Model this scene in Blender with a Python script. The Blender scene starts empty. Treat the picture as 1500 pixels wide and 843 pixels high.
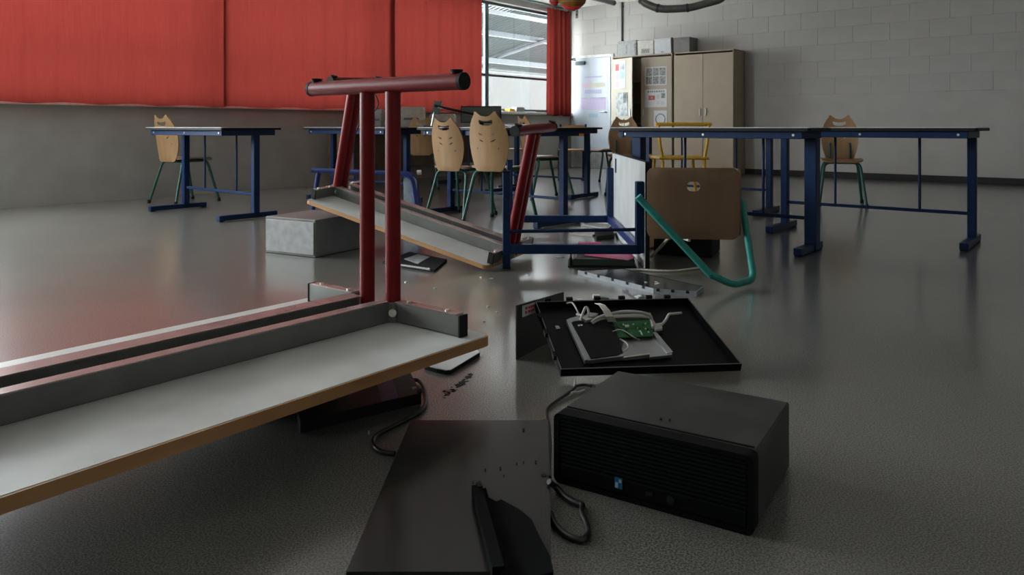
import bpy, bmesh, math, random
from mathutils import Vector, Matrix, Euler
from mathutils.geometry import delaunay_2d_cdt
random.seed(7)
S = bpy.context.scene
COL = S.collection
R = math.radians
# ------------------------------------------------------------------ camera, world, light, exposure
F, CX, CY, H = 1100.0, 750.0, 186.0, 0.76          # focal length / horizon measured on the photograph, eye height
cam = bpy.data.cameras.new('camera')
cam.sensor_width = 36.0
cam.lens = 36.0 * F / 1500.0
cam.shift_y = -(421.5 - CY) / 1500.0
cam.clip_start = 0.05
cam_o = bpy.data.objects.new('camera', cam)
COL.objects.link(cam_o)
cam_o.location = (0, 0, H)
cam_o.rotation_euler = (R(90), 0, 0)
S.camera = cam_o
cam.dof.use_dof = True
cam.dof.focus_distance = 2.6
cam.dof.aperture_fstop = 9.0

W = bpy.data.worlds.new('sky')
S.world = W
W.use_nodes = True
bg = W.node_tree.nodes['Background']
bg.inputs[0].default_value = (0.93, 0.97, 1.0, 1)
bg.inputs[1].default_value = 7.5

S.view_settings.view_transform = 'Standard'
S.view_settings.look = 'None'
S.view_settings.exposure = 1.4
S.view_settings.gamma = 1.0
S.view_settings.use_curve_mapping = False
S.cycles.use_denoising = True
S.cycles.max_bounces = 8
S.cycles.diffuse_bounces = 5
S.cycles.transparent_max_bounces = 12
S.cycles.caustics_reflective = False
S.cycles.caustics_refractive = False
S.cycles.sample_clamp_indirect = 4.0

TH = R(39)
U = Vector((math.sin(TH), math.cos(TH), 0))         # along the window wall, receding
V = Vector((math.cos(TH), -math.sin(TH), 0))        # along the door wall, coming nearer
CORNER = Vector((1.11, 14.2, 0))
ROOM = Matrix.Translation(CORNER) @ Matrix.Rotation(-TH, 4, 'Z')   # room x = V, room y = U
RW, RL, RH = 11.0, 15.2, 3.0                        # room: width, length, height

# window bays along the window wall; daylight comes in from the sky outside
BAYS = [(0.10, 2.31), (2.31, 4.84), (4.84, 7.24), (7.24, 9.64), (9.64, 12.04), (12.04, 14.44)]
SILL, HEAD = 1.02, 2.85
for a, b in (BAYS[0], BAYS[4], BAYS[5]):            # sampling portals in the bare window openings (emit nothing themselves)
    l = bpy.data.lights.new('window_portal', 'AREA')
    l.shape = 'RECTANGLE'
    l.size, l.size_y = b - a, HEAD - SILL
    l.cycles.is_portal = True
    o = bpy.data.objects.new('window_portal', l)
    COL.objects.link(o)
    o.matrix_world = ROOM @ Matrix.Translation((-.2, -(a + b) / 2, (SILL + HEAD) / 2)) @ Euler((R(90), 0, R(270))).to_matrix().to_4x4()

for (a, b), e_ in zip(BAYS[4:6], (80, 55)):          # lamps added at two unseen bays beside and behind the camera, brightening the foreground
    l = bpy.data.lights.new('window_daylight', 'AREA')
    l.shape = 'RECTANGLE'
    l.size, l.size_y, l.energy, l.color = b - a - .1, HEAD - SILL - .1, e_, (.95, .97, 1)
    o = bpy.data.objects.new('window_daylight', l)
    COL.objects.link(o)
    o.matrix_world = ROOM @ Matrix.Translation((-.26, -(a + b) / 2, (SILL + HEAD) / 2)) @ Euler((R(90), 0, R(270))).to_matrix().to_4x4()

# ------------------------------------------------------------------ helpers
def at(x, y, Y):
    return Vector(((x - CX) / F * Y, Y, H - (y - CY) / F * Y))
def fl(x, y, z=0.0):
    return at(x, y, F * (H - z) / (y - CY))
def on_plane(x, y, p0, n):
    d = Vector(((x - CX) / F, 1.0, -(y - CY) / F))
    o = Vector((0, 0, H))
    return o + d * ((p0 - o).dot(n) / d.dot(n))
def wall_rx(x, ry=0.0):
    """room x of the point on the plane room-y = ry seen in image column x"""
    d = ROOM.inverted().to_3x3() @ Vector(((x - CX) / F, 1, 0))
    o = ROOM.inverted() @ Vector((0, 0, 0))
    t = (ry - o.y) / d.y
    return o.x + d.x * t, (t)
def wall_ry(x, rx=0.0):
    d = ROOM.inverted().to_3x3() @ Vector(((x - CX) / F, 1, 0))
    o = ROOM.inverted() @ Vector((0, 0, 0))
    t = (rx - o.x) / d.x
    return o.y + d.y * t, (t)
def zat(y, Y):
    return H - (y - CY) / F * Y

class MB:
    def __init__(s):
        s.v, s.f = [], []
    def add(s, vs, fs, M=None):
        n = len(s.v)
        for p in vs:
            p = Vector(p)
            s.v.append(M @ p if M else p)
        for f in fs:
            s.f.append([i + n for i in f])
        return s
    def box(s, c, d, b=0.0, M=None):
        cx, cy, cz = c
        hx, hy, hz = d[0] / 2, d[1] / 2, d[2] / 2
        if b <= 0:
            vs = [(cx + i * hx, cy + j * hy, cz + k * hz) for i in (-1, 1) for j in (-1, 1) for k in (-1, 1)]
            fs = [(0, 1, 3, 2), (4, 6, 7, 5), (0, 4, 5, 1), (2, 3, 7, 6), (0, 2, 6, 4), (1, 5, 7, 3)]
            return s.add(vs, fs, M)
        b = min(b, hx * .95, hy * .95, hz * .95)
        bm = bmesh.new()
        bmesh.ops.create_cube(bm, size=1)
        for q in bm.verts:
            q.co = Vector((cx + q.co.x * 2 * hx, cy + q.co.y * 2 * hy, cz + q.co.z * 2 * hz))
        bmesh.ops.bevel(bm, geom=bm.edges[:], offset=b, segments=1, affect='EDGES', profile=.5)
        bm.verts.index_update()
        s.add([q.co.copy() for q in bm.verts], [[q.index for q in f.verts] for f in bm.faces], M)
        bm.free()
        return s
    def prism(s, pts, ext, M=None):
        """pts: planar 3D loop, ext: extrusion vector"""
        n = len(pts)
        ext = Vector(ext)
        vs = [Vector(p) for p in pts] + [Vector(p) + ext for p in pts]
        fs = [list(range(n))[::-1], list(range(n, 2 * n))]
        fs += [(i, (i + 1) % n, (i + 1) % n + n, i + n) for i in range(n)]
        return s.add(vs, fs, M)
    def tube(s, path, r, seg=10, M=None, flat=1.0, cap=True):
        P = [Vector(p) for p in path]
        n = len(P)
        T = []
        for i in range(n):
            a = P[max(i - 1, 0)]
            b = P[min(i + 1, n - 1)]
            t = b - a
            T.append(t.normalized() if t.length > 1e-9 else Vector((0, 0, 1)))
        up = Vector((0, 0, 1)) if abs(T[0].z) < .9 else Vector((1, 0, 0))
        N = (up - T[0] * up.dot(T[0])).normalized()
        vs, fs = [], []
        for i in range(n):
            N = (N - T[i] * N.dot(T[i])).normalized()
            B = T[i].cross(N)
            rr = r[i] if isinstance(r, (list, tuple)) else r
            for k in range(seg):
                a = 2 * math.pi * k / seg
                vs.append(P[i] + N * math.cos(a) * rr * flat + B * math.sin(a) * rr)
        for i in range(n - 1):
            for k in range(seg):
                k2 = (k + 1) % seg
                fs.append((i * seg + k, i * seg + k2, (i + 1) * seg + k2, (i + 1) * seg + k))
        if cap:
            fs.append(list(range(seg))[::-1])
            fs.append([(n - 1) * seg + k for k in range(seg)])
        return s.add(vs, fs, M)
    def ball(s, c, r, sc=(1, 1, 1), M=None, nu=14, nv=9):
        vs, fs = [], []
        for j in range(nv + 1):
            ph = math.pi * j / nv
            for i in range(nu):
                a = 2 * math.pi * i / nu
                vs.append((c[0] + r * sc[0] * math.sin(ph) * math.cos(a), c[1] + r * sc[1] * math.sin(ph) * math.sin(a), c[2] + r * sc[2] * math.cos(ph)))
        for j in range(nv):
            for i in range(nu):
                i2 = (i + 1) % nu
                fs.append((j * nu + i, (j + 1) * nu + i, (j + 1) * nu + i2, j * nu + i2))
        return s.add(vs, fs, M)
    def mesh(s, name, mat, smooth=0):
        me = bpy.data.meshes.new(name)
        me.from_pydata([tuple(p) for p in s.v], [], s.f)
        bm = bmesh.new()
        bm.from_mesh(me)
        bmesh.ops.remove_doubles(bm, verts=bm.verts, dist=1e-6)
        bmesh.ops.recalc_face_normals(bm, faces=bm.faces)
        bm.to_mesh(me)
        bm.free()
        if smooth:
            me.shade_smooth()
            me.set_sharp_from_angle(angle=R(smooth))
        if mat:
            me.materials.append(mat)
        me.update()
        return me

def rounded(path, rad, n=5):
    """polyline with rounded corners"""
    P = [Vector(p) for p in path]
    out = [P[0]]
    for i in range(1, len(P) - 1):
        a, b, c = P[i - 1], P[i], P[i + 1]
        d1, d2 = (a - b), (c - b)
        r = min(rad, d1.length * .48, d2.length * .48)
        p, q = b + d1.normalized() * r, b + d2.normalized() * r
        for k in range(n + 1):
            t = k / n
            out.append(p * (1 - t) ** 2 + b * 2 * t * (1 - t) + q * t * t)
    out.append(P[-1])
    return out
def spline(pts, n=6):
    P = [Vector(p) for p in pts]
    P = [P[0] * 2 - P[1]] + P + [P[-1] * 2 - P[-2]]
    out = []
    for i in range(1, len(P) - 2):
        for k in range(n):
            t = k / n
            a, b, c, d = P[i - 1], P[i], P[i + 1], P[i + 2]
            out.append(.5 * ((2 * b) + (c - a) * t + (2 * a - 5 * b + 4 * c - d) * t * t + (3 * b - a - 3 * c + d) * t ** 3))
    out.append(P[-2])
    return out

def plate(outline, holes, th, deform=None, step=.04):
    """thin plate from a 2D outline with holes, optionally bent by deform(x, y, offset) -> 3D"""
    def inside(p, poly):
        c = False
        for i in range(len(poly)):
            x1, y1 = poly[i]
            x2, y2 = poly[i - 1]
            if (y1 > p[1]) != (y2 > p[1]) and p[0] < (x2 - x1) * (p[1] - y1) / (y2 - y1) + x1:
                c = not c
        return c
    verts, edges = [], []
    for loop in [outline] + holes:
        n = len(verts)
        verts += [Vector(p) for p in loop]
        edges += [(n + i, n + (i + 1) % len(loop)) for i in range(len(loop))]
    xs = [p[0] for p in outline]
    ys = [p[1] for p in outline]
    x = min(xs) + step / 2
    while x < max(xs):
        y = min(ys) + step / 2
        while y < max(ys):
            if inside((x, y), outline) and not any(inside((x, y), h) for h in holes) and \
               min((Vector((x, y)) - Vector(p)).length for p in verts[:sum(len(l) for l in [outline] + holes)]) > step * .35:
                verts.append(Vector((x, y)))
            y += step
        x += step
    vo, eo, fo, *_ = delaunay_2d_cdt(verts, edges, [], 1, 1e-5)
    tris = []
    for f in fo:
        c = sum((vo[i] for i in f), Vector((0, 0))) / len(f)
        if inside(c, outline) and not any(inside(c, h) for h in holes):
            tris.append(list(f))
    if deform is None:
        deform = lambda x, y, o: (x, y, o)
    n = len(vo)
    vs = [deform(p.x, p.y, th / 2) for p in vo] + [deform(p.x, p.y, -th / 2) for p in vo]
    cnt = {}
    for f in tris:
        for i in range(len(f)):
            a, b = f[i], f[(i + 1) % len(f)]
            cnt.setdefault((min(a, b), max(a, b)), []).append((a, b))
    fs = [f for f in tris] + [[i + n for i in f[::-1]] for f in tris]
    for e, l in cnt.items():
        if len(l) == 1:
            a, b = l[0]
            fs.append([b, a, a + n, b + n])
    m = MB()
    m.add(vs, fs)
    return m

def obj(name, mb, mat, parent=None, M=None, smooth=0):
    me = mb.mesh(name, mat, smooth) if isinstance(mb, MB) else mb
    o = bpy.data.objects.new(name, me)
    COL.objects.link(o)
    if parent:
        o.parent = parent
    if M is not None:
        o.matrix_basis = M
    return o
def tag(o, label, cat, group=None):
    o['label'] = label
    o['category'] = cat
    if group:
        o['group'] = group
    return o
def thing(name, label, cat, M=None, group=None):
    o = bpy.data.objects.new(name, None)
    o.empty_display_size = .1
    COL.objects.link(o)
    if M is not None:
        o.matrix_world = M
    return tag(o, label, cat, group)
def struct(name, mb, mat, M=None, parent=None, smooth=0):
    o = obj(name, mb, mat, parent, M, smooth)
    if not parent:
        o['kind'] = 'structure'
    return o
def place(loc, rz=0, rx=0, ry=0):
    return Matrix.Translation(loc) @ Euler((rx, ry, rz)).to_matrix().to_4x4()
def copy_tree(o, M, label, group=None):
    kids = [c for c in bpy.data.objects if c.parent == o]
    c = o.copy()
    COL.objects.link(c)
    c.matrix_world = M
    c['label'] = label
    if group:
        c['group'] = group
    for k in kids:
        d = k.copy()
        COL.objects.link(d)
        d.parent = c
        for g in [g for g in bpy.data.objects if g.parent == k]:
            e = g.copy()
            COL.objects.link(e)
            e.parent = d
    return c

# ------------------------------------------------------------------ materials
MATS = {}
def mat(name, col, rough=.5, metal=0.0, col2=None, scale=20, bump=0.0, bscale=200, detail=3, spec=.5, stretch=None, rough2=None, lo=.35, hi=.65, coat=0):
    if name in MATS:
        return MATS[name]
    m = bpy.data.materials.new(name)
    m.use_nodes = True
    nt = m.node_tree
    p = nt.nodes['Principled BSDF']
    p.inputs['Roughness'].default_value = rough
    p.inputs['Metallic'].default_value = metal
    p.inputs['Specular IOR Level'].default_value = spec
    p.inputs['Coat Weight'].default_value = coat
    p.inputs['Base Color'].default_value = (*col, 1)
    tc = nt.nodes.new('ShaderNodeTexCoord')
    mp = nt.nodes.new('ShaderNodeMapping')
    nt.links.new(tc.outputs['Object'], mp.inputs[0])
    if stretch:
        mp.inputs['Scale'].default_value = stretch
    if col2 is None:
        col2 = tuple(min(1, c * 1.25) for c in col)
    nz = nt.nodes.new('ShaderNodeTexNoise')
    nz.inputs['Scale'].default_value = scale
    nz.inputs['Detail'].default_value = detail
    nt.links.new(mp.outputs[0], nz.inputs['Vector'])
    rp = nt.nodes.new('ShaderNodeValToRGB')
    rp.color_ramp.elements[0].color = (*col, 1)
    rp.color_ramp.elements[1].color = (*col2, 1)
    rp.color_ramp.elements[0].position = lo
    rp.color_ramp.elements[1].position = hi
    nt.links.new(nz.outputs['Fac'], rp.inputs[0])
    nt.links.new(rp.outputs[0], p.inputs['Base Color'])
    if rough2 is not None:
        mr = nt.nodes.new('ShaderNodeMapRange')
        mr.inputs[3].default_value = rough
        mr.inputs[4].default_value = rough2
        nt.links.new(nz.outputs['Fac'], mr.inputs[0])
        nt.links.new(mr.outputs[0], p.inputs['Roughness'])
    if bump:
        n2 = nt.nodes.new('ShaderNodeTexNoise')
        n2.inputs['Scale'].default_value = bscale
        nt.links.new(mp.outputs[0], n2.inputs['Vector'])
        bp = nt.nodes.new('ShaderNodeBump')
        bp.inputs['Strength'].default_value = bump
        bp.inputs['Distance'].default_value = .002
        nt.links.new(n2.outputs['Fac'], bp.inputs['Height'])
        nt.links.new(bp.outputs[0], p.inputs['Normal'])
    MATS[name] = m
    return m

def floor_mat():
    m = mat('speckled_vinyl', (.045, .045, .042), .30)
    nt = m.node_tree
    p = nt.nodes['Principled BSDF']
    N, L = nt.nodes.new, nt.links.new
    geo = N('ShaderNodeNewGeometry')
    fine = N('ShaderNodeTexNoise')
    fine.inputs['Scale'].default_value = 260
    fine.inputs['Detail'].default_value = 2
    L(geo.outputs['Position'], fine.inputs['Vector'])
    r1 = N('ShaderNodeValToRGB')
    e = r1.color_ramp.elements
    e[0].position, e[0].color = .41, (.060, .057, .051, 1)
    e[1].position, e[1].color = .60, (.235, .225, .205, 1)
    L(fine.outputs['Fac'], r1.inputs[0])
    big = N('ShaderNodeTexNoise')
    big.inputs['Scale'].default_value = 1.7
    big.inputs['Detail'].default_value = 6
    L(geo.outputs['Position'], big.inputs['Vector'])
    r2 = N('ShaderNodeValToRGB')
    r2.color_ramp.elements[0].position, r2.color_ramp.elements[0].color = .3, (.9, .9, .89, 1)
    r2.color_ramp.elements[1].position, r2.color_ramp.elements[1].color = .7, (1.1, 1.09, 1.05, 1)
    L(big.outputs['Fac'], r2.inputs[0])
    mx = N('ShaderNodeMix')
    mx.data_type, mx.blend_type = 'RGBA', 'MULTIPLY'
    mx.inputs[0].default_value = 1
    L(r1.outputs[0], mx.inputs[6])
    L(r2.outputs[0], mx.inputs[7])
    L(mx.outputs[2], p.inputs['Base Color'])
    p.inputs['Roughness'].default_value = .29
    p.inputs['Coat Weight'].default_value = 1.0
    p.inputs['Coat Roughness'].default_value = .17
    bn = N('ShaderNodeTexNoise')
    bn.inputs['Scale'].default_value = 90
    bn.inputs['Detail'].default_value = 3
    L(geo.outputs['Position'], bn.inputs['Vector'])
    bp = N('ShaderNodeBump')
    bp.inputs['Strength'].default_value = .25
    bp.inputs['Distance'].default_value = .0015
    L(bn.outputs['Fac'], bp.inputs['Height'])
    L(bp.outputs[0], p.inputs['Normal'])
    return m

def cloth_mat(name, col, trans):
    m = bpy.data.materials.new(name)
    m.use_nodes = True
    nt = m.node_tree
    N, L = nt.nodes.new, nt.links.new
    nt.nodes.remove(nt.nodes['Principled BSDF'])
    out = nt.nodes['Material Output']
    tc = N('ShaderNodeTexCoord')
    mp = N('ShaderNodeMapping')
    mp.inputs['Scale'].default_value = (1, 60, 4)
    L(tc.outputs['Object'], mp.inputs[0])
    nz = N('ShaderNodeTexNoise')
    nz.inputs['Scale'].default_value = 1.0
    nz.inputs['Detail'].default_value = 3
    L(mp.outputs[0], nz.inputs['Vector'])
    rp = N('ShaderNodeValToRGB')
    rp.color_ramp.elements[0].color = (*[c * .85 for c in col], 1)
    rp.color_ramp.elements[1].color = (*[min(1, c * 1.15) for c in col], 1)
    L(nz.outputs['Fac'], rp.inputs[0])
    d, t = N('ShaderNodeBsdfDiffuse'), N('ShaderNodeBsdfTranslucent')
    mx = N('ShaderNodeMixShader')
    mx.inputs[0].default_value = trans
    L(rp.outputs[0], d.inputs[0])
    L(rp.outputs[0], t.inputs[0])
    L(d.outputs[0], mx.inputs[1])
    L(t.outputs[0], mx.inputs[2])
    L(mx.outputs[0], out.inputs[0])
    return m
def glass_mat():
    m = bpy.data.materials.new('window_glass')
    m.use_nodes = True
    nt = m.node_tree
    N, L = nt.nodes.new, nt.links.new
    nt.nodes.remove(nt.nodes['Principled BSDF'])
    out = nt.nodes['Material Output']
    a, b, mx = N('ShaderNodeBsdfTransparent'), N('ShaderNodeBsdfGlossy'), N('ShaderNodeMixShader')
    a.inputs[0].default_value = (.93, .96, .96, 1)
    b.inputs['Roughness'].default_value = .02
    mx.inputs[0].default_value = .05
    L(a.outputs[0], mx.inputs[1])
    L(b.outputs[0], mx.inputs[2])
    L(mx.outputs[0], out.inputs[0])
    return m

M_floor = floor_mat()
M_wall = mat('painted_block', (.42, .405, .38), .7, col2=(.455, .44, .415), scale=3, bump=.15, bscale=60)
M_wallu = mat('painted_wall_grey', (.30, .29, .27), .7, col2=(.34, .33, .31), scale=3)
M_ceil = mat('ceiling_paint', (.78, .77, .75), .8)
M_red = mat('red_enamel', (.15, .002, .003), .42, col2=(.18, .003, .006), scale=30, rough2=.5, spec=.25)
M_navy = mat('navy_enamel', (.004, .018, .064), .42, col2=(.006, .024, .080), scale=25, spec=.22)
M_blue = mat('blue_enamel', (.008, .022, .12), .35, scale=25)
M_green = mat('green_enamel', (.008, .065, .050), .38, scale=25)
M_teal = mat('teal_enamel', (.02, .22, .19), .45, scale=25)
M_yellow = mat('yellow_enamel', (.60, .33, .02), .4)
M_black = mat('black_plastic', (.005, .005, .005), .5, scale=40, spec=.22)
M_rub = mat('black_rubber', (.007, .008, .0075), .65, spec=.25)
M_pcblk = mat('black_case_plastic', (.0025, .003, .003), .55, scale=60, spec=.08)
M_casetop = mat('dusty_black_steel', (.014, .014, .013), .36, col2=(.05, .049, .045), scale=9, detail=8, rough2=.6, bump=.05, bscale=400, lo=.42, hi=.8)
M_panel = mat('black_satin_steel', (.013, .013, .012), .14, col2=(.022, .022, .020), scale=12, detail=7, rough2=.26)
M_gpanel = mat('dark_grey_steel', (.030, .032, .030), .45, scale=10)
M_lam = mat('grey_laminate', (.46, .46, .44), .33, col2=(.58, .58, .56), scale=5, detail=8, rough2=.5, lo=.3, hi=.62)
M_white = mat('white_laminate', (.55, .56, .56), .35, col2=(.66, .67, .67), scale=4, detail=6)
M_wood = mat('beech_edge', (.36, .18, .075), .45, col2=(.50, .27, .12), scale=14, detail=6, stretch=(1, .12, 1), bump=.2, bscale=60)
M_ply = mat('beech_plywood', (.27, .155, .070), .42, col2=(.325, .19, .09), scale=18, detail=5, stretch=(1, 1, .08))
M_seat = mat('seat_plywood', (.28, .165, .08), .35, col2=(.34, .205, .10), scale=18, stretch=(1, .1, 1))
M_rail = mat('grey_rail_steel', (.13, .128, .12), .36, metal=.3, scale=8, rough2=.45)
M_flange = mat('rose_grey_steel', (.36, .28, .27), .25, metal=.5, scale=8)  # grey steel with the reflected red of the curtains put into its colour
M_alu = mat('aluminium', (.45, .46, .47), .32, metal=.9, scale=12, rough2=.45)
M_zinc = mat('zinc_bolt', (.62, .60, .55), .3, metal=.8)
M_pcb = mat('green_circuit_board', (.010, .085, .022), .45, col2=(.03, .15, .05), scale=70, detail=4)
M_chip = mat('pale_solder', (.55, .58, .54), .4)
M_cable = mat('black_cable', (.008, .008, .008), .35)
M_gcable = mat('grey_cable', (.40, .38, .35), .5)
M_wcable = mat('white_cable', (.55, .52, .47), .5)
M_paper = mat('paper_white', (.52, .525, .54), .8, col2=(.54, .545, .56))
M_greyp = mat('paper_grey', (.42, .40, .38), .8, scale=6)
M_door = mat('white_door', (.44, .49, .56), .3, col2=(.48, .53, .59), scale=3)
M_frame = mat('white_frame', (.55, .55, .53), .4)
M_cab = mat('beige_cabinet', (.33, .265, .19), .5, col2=(.355, .29, .21), scale=4)
M_cabl = mat('cream_cabinet_door', (.44, .395, .31), .5, col2=(.47, .42, .335), scale=4)  # lighter copy of the cabinet beige: light on the ajar door as colour
M_dark = mat('dark_interior', (.02, .021, .02), .8)
M_dgreen = mat('dark_green_metal', (.035, .055, .045), .45)
M_mull = mat('dark_window_metal', (.07, .10, .10), .4, metal=.4)
M_galv = mat('galvanised_steel', (.036, .041, .047), .5, metal=.0, scale=15)

M_backdrop = mat('pale_facade', (.026, .025, .0235), .8, scale=.4)  # near-black, so the added wall dims the sky seen through the window
M_ground = mat('outside_paving', (.62, .61, .59), .9)
M_pink = mat('pink_card', (.55, .05, .16), .4)
M_purple = mat('purple_plastic', (.035, .012, .085), .5)
M_orange = mat('orange_board', (.45, .20, .06), .5, scale=10)
M_brown = mat('brown_plywood', (.15, .085, .045), .42, col2=(.19, .11, .06), scale=10, stretch=(1, 1, .1))
M_greybox = mat('grey_card', (.30, .30, .30), .7)
M_putty = mat('putty_plastic', (.42, .40, .36), .55)
M_plast = mat('grey_blue_plastic', (.30, .36, .41), .4)
M_redtx = mat('red_print', (.50, .03, .03), .6)
M_lilac = mat('lilac_print', (0.5, 0.44, 0.6), .8, col2=(0.525, 0.462, 0.63))
M_violet = mat('violet_print', (0.38, 0.34, 0.53), .8, col2=(0.399, 0.357, 0.557))
M_rose = mat('rose_print', (0.55, 0.42, 0.5), .8, col2=(0.578, 0.441, 0.525))
M_lemon = mat('lemon_print', (0.52, 0.51, 0.42), .8, col2=(0.546, 0.536, 0.441))
M_sky = mat('sky_print', (0.32, 0.45, 0.56), .8, col2=(0.336, 0.473, 0.588))
M_photo = mat('dark_photo', (.03, .03, .03), .5, col2=(.35, .33, .31), scale=40, detail=5)
M_photo2 = mat('blue_photo', (.15, .22, .27), .5, col2=(.50, .48, .42), scale=14, detail=5)
M_redph = mat('red_photo', (.35, .05, .05), .5)
M_lanr = mat('red_lantern_paper', (.45, .012, .018), .45)
M_lano = mat('amber_lantern_paper', (.22, .055, .004), .45, col2=(.28, .12, .01), scale=6)
M_lang = mat('gold_green_paper', (.16, .17, .08), .6)
M_bluest = mat('blue_sticker', (.01, .09, .18), .4)
M_cur = cloth_mat('red_curtain_cloth', (.152, .021, .016), .22)
M_glass = glass_mat()
M_sheet = cloth_mat('translucent_roof_sheet', (.15, .158, .158), .85)
M_matt = mat('matt_black_foam', (.003, .003, .003), .9, spec=.1)
M_pedge = mat('pale_edge_plastic', (.24, .25, .27), .6)
M_crumb = mat('dirt_crumbs', (.006, .006, .005), .8)
M_shard = mat('pale_shard', (.55, .57, .55), .4)

# ------------------------------------------------------------------ room shell (room coordinates: x = V, y = U)
def rbox(x0, x1, y0, y1, z0, z1, b=0, mb=None):
    mb = mb or MB()
    return mb.box(((x0 + x1) / 2, (y0 + y1) / 2, (z0 + z1) / 2), (abs(x1 - x0), abs(y1 - y0), abs(z1 - z0)), b)
struct('floor', rbox(-.25, RW + .2, -RL - .2, .25, -.12, 0), M_floor, ROOM)
struct('ceiling', rbox(-.25, RW + .2, -RL - .2, .25, RH, RH + .15), M_ceil, ROOM)
struct('wall_right', rbox(RW, RW + .2, -RL, 0, 0, RH), M_wall, ROOM)
struct('wall_front', rbox(-.25, RW + .2, -RL - .2, -RL, 0, RH), M_wall, ROOM)
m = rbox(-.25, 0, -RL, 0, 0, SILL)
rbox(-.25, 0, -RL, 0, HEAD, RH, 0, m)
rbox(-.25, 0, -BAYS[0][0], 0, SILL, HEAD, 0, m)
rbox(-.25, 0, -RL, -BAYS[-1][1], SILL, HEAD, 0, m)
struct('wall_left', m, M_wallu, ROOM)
back = struct('wall_back', rbox(-.25, RW + .2, 0.004, .25, 0, RH), M_wall, ROOM)
# painted concrete blocks of the back wall
bw, bh = .5, .25
bm_ = MB().box((0, 0, 0), (bw - .003, .008, bh - .003), .0015).mesh('block', M_wall)
bhalf = MB().box((0, 0, 0), (bw / 2 - .003, .008, bh - .003), .0015).mesh('block', M_wall)
for r in range(5, 12):
    x = .02
    if r % 2:
        obj('block', bhalf, None, back, Matrix.Translation((x + bw / 4, 0.002, (r + .5) * bh)))
        x += bw / 2
    while x + bw < RW:
        obj('block', bm_, None, back, Matrix.Translation((x + bw / 2, 0.002, (r + .5) * bh)))
        x += bw
struct('baseboard_back', rbox(1.5, RW, -.014, -.002, 0.001, .09, .003), M_dark, ROOM)
# window sill and windows
struct('trim_1', rbox(-.02, .06, -14.6, -.02, SILL - .045, SILL, .006), M_frame, ROOM)
for k, (a, b) in enumerate(BAYS):
    w = MB()
    rbox(-.14, -.09, -b, -b + .045, SILL, HEAD, .004, w)
    rbox(-.14, -.09, -a - .045, -a, SILL, HEAD, .004, w)
    rbox(-.14, -.09, -b, -a, SILL, SILL + .05, .004, w)
    rbox(-.14, -.09, -b, -a, HEAD - .05, HEAD, .004, w)
    o = struct('window_%d' % (k + 1), w, M_mull, ROOM)
    obj('transom', rbox(-.14, -.09, -b + .045, -a - .045, 1.60, 1.645, .004), M_galv, o)
    obj('pane', rbox(-.118, -.112, -b + .04, -a - .04, SILL + .04, 1.605), M_glass, o)
    obj('pane', rbox(-.118, -.112, -b + .04, -a - .04, 1.64, HEAD - .04), M_glass, o)
# outside: ground, added backdrop wall, canopy
struct('ground_outside', rbox(-40, -.3, -40, 30, -.6, -.5), M_ground, ROOM)
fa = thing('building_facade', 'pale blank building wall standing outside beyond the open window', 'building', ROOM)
obj('wall', rbox(-15, -14.5, 6, 42, -.5, 6.2), M_backdrop, fa)
can = thing('canopy', 'pale corrugated metal canopy with steel purlins outside the window', 'canopy', ROOM)
def out_z(y, x, rx):
    ry, Y = wall_ry(x, rx)
    return zat(y, Y)
pl_pts = [(-1.0, out_z(16, 716, -1.0)), (-2.0, out_z(48, 716, -2.0)), (-3.2, out_z(88, 716, -3.2)), (-4.0, out_z(104, 716, -4.0))]
L0, L1 = -2.4, 12.0
sl = (pl_pts[3][1] - pl_pts[0][1]) / (pl_pts[3][0] - pl_pts[0][0])
sh = MB()
nc = 120
for i in range(nc):
    y0 = L0 + (L1 - L0) * i / nc
    dy = (L1 - L0) / nc
    for j, zz in ((0, 0), (1, .035)):
        ya = y0 + dy * .5 * j
        za = pl_pts[0][1] + .10 + zz
        zb = pl_pts[3][1] + .10 + zz
        sh.box((-2.5, ya + dy * .25, 0), (.001, .001, .001)) if False else None
        sh.prism([(-.9, ya, za), (-4.2, ya, zb - sl * .1), (-4.2, ya + dy * .5, zb - sl * .1), (-.9, ya + dy * .5, za)], (0, 0, .012))
obj('roof_sheet', sh, M_sheet, can)
for (px, pz), hh in zip(pl_pts, (.07, .11, .12, .04)):
    obj('purlin', rbox(px - .05, px + .05, L0, L1, pz - hh / 2, pz + hh / 2, .008), M_galv, can)
for yy in (-2.2, 1.6, 5.4, 9.2):
    m = MB()
    m.tube([(-.3, yy, pl_pts[0][1] + .06), (-4.1, yy, pl_pts[3][1] + .06)], .05, 8)
    obj('rafter', m, M_galv, can, smooth=40)
    obj('post', MB().tube([(-4.0, yy, -.5), (-4.0, yy, pl_pts[3][1])], .045, 10), M_galv, can, smooth=40)

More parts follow.
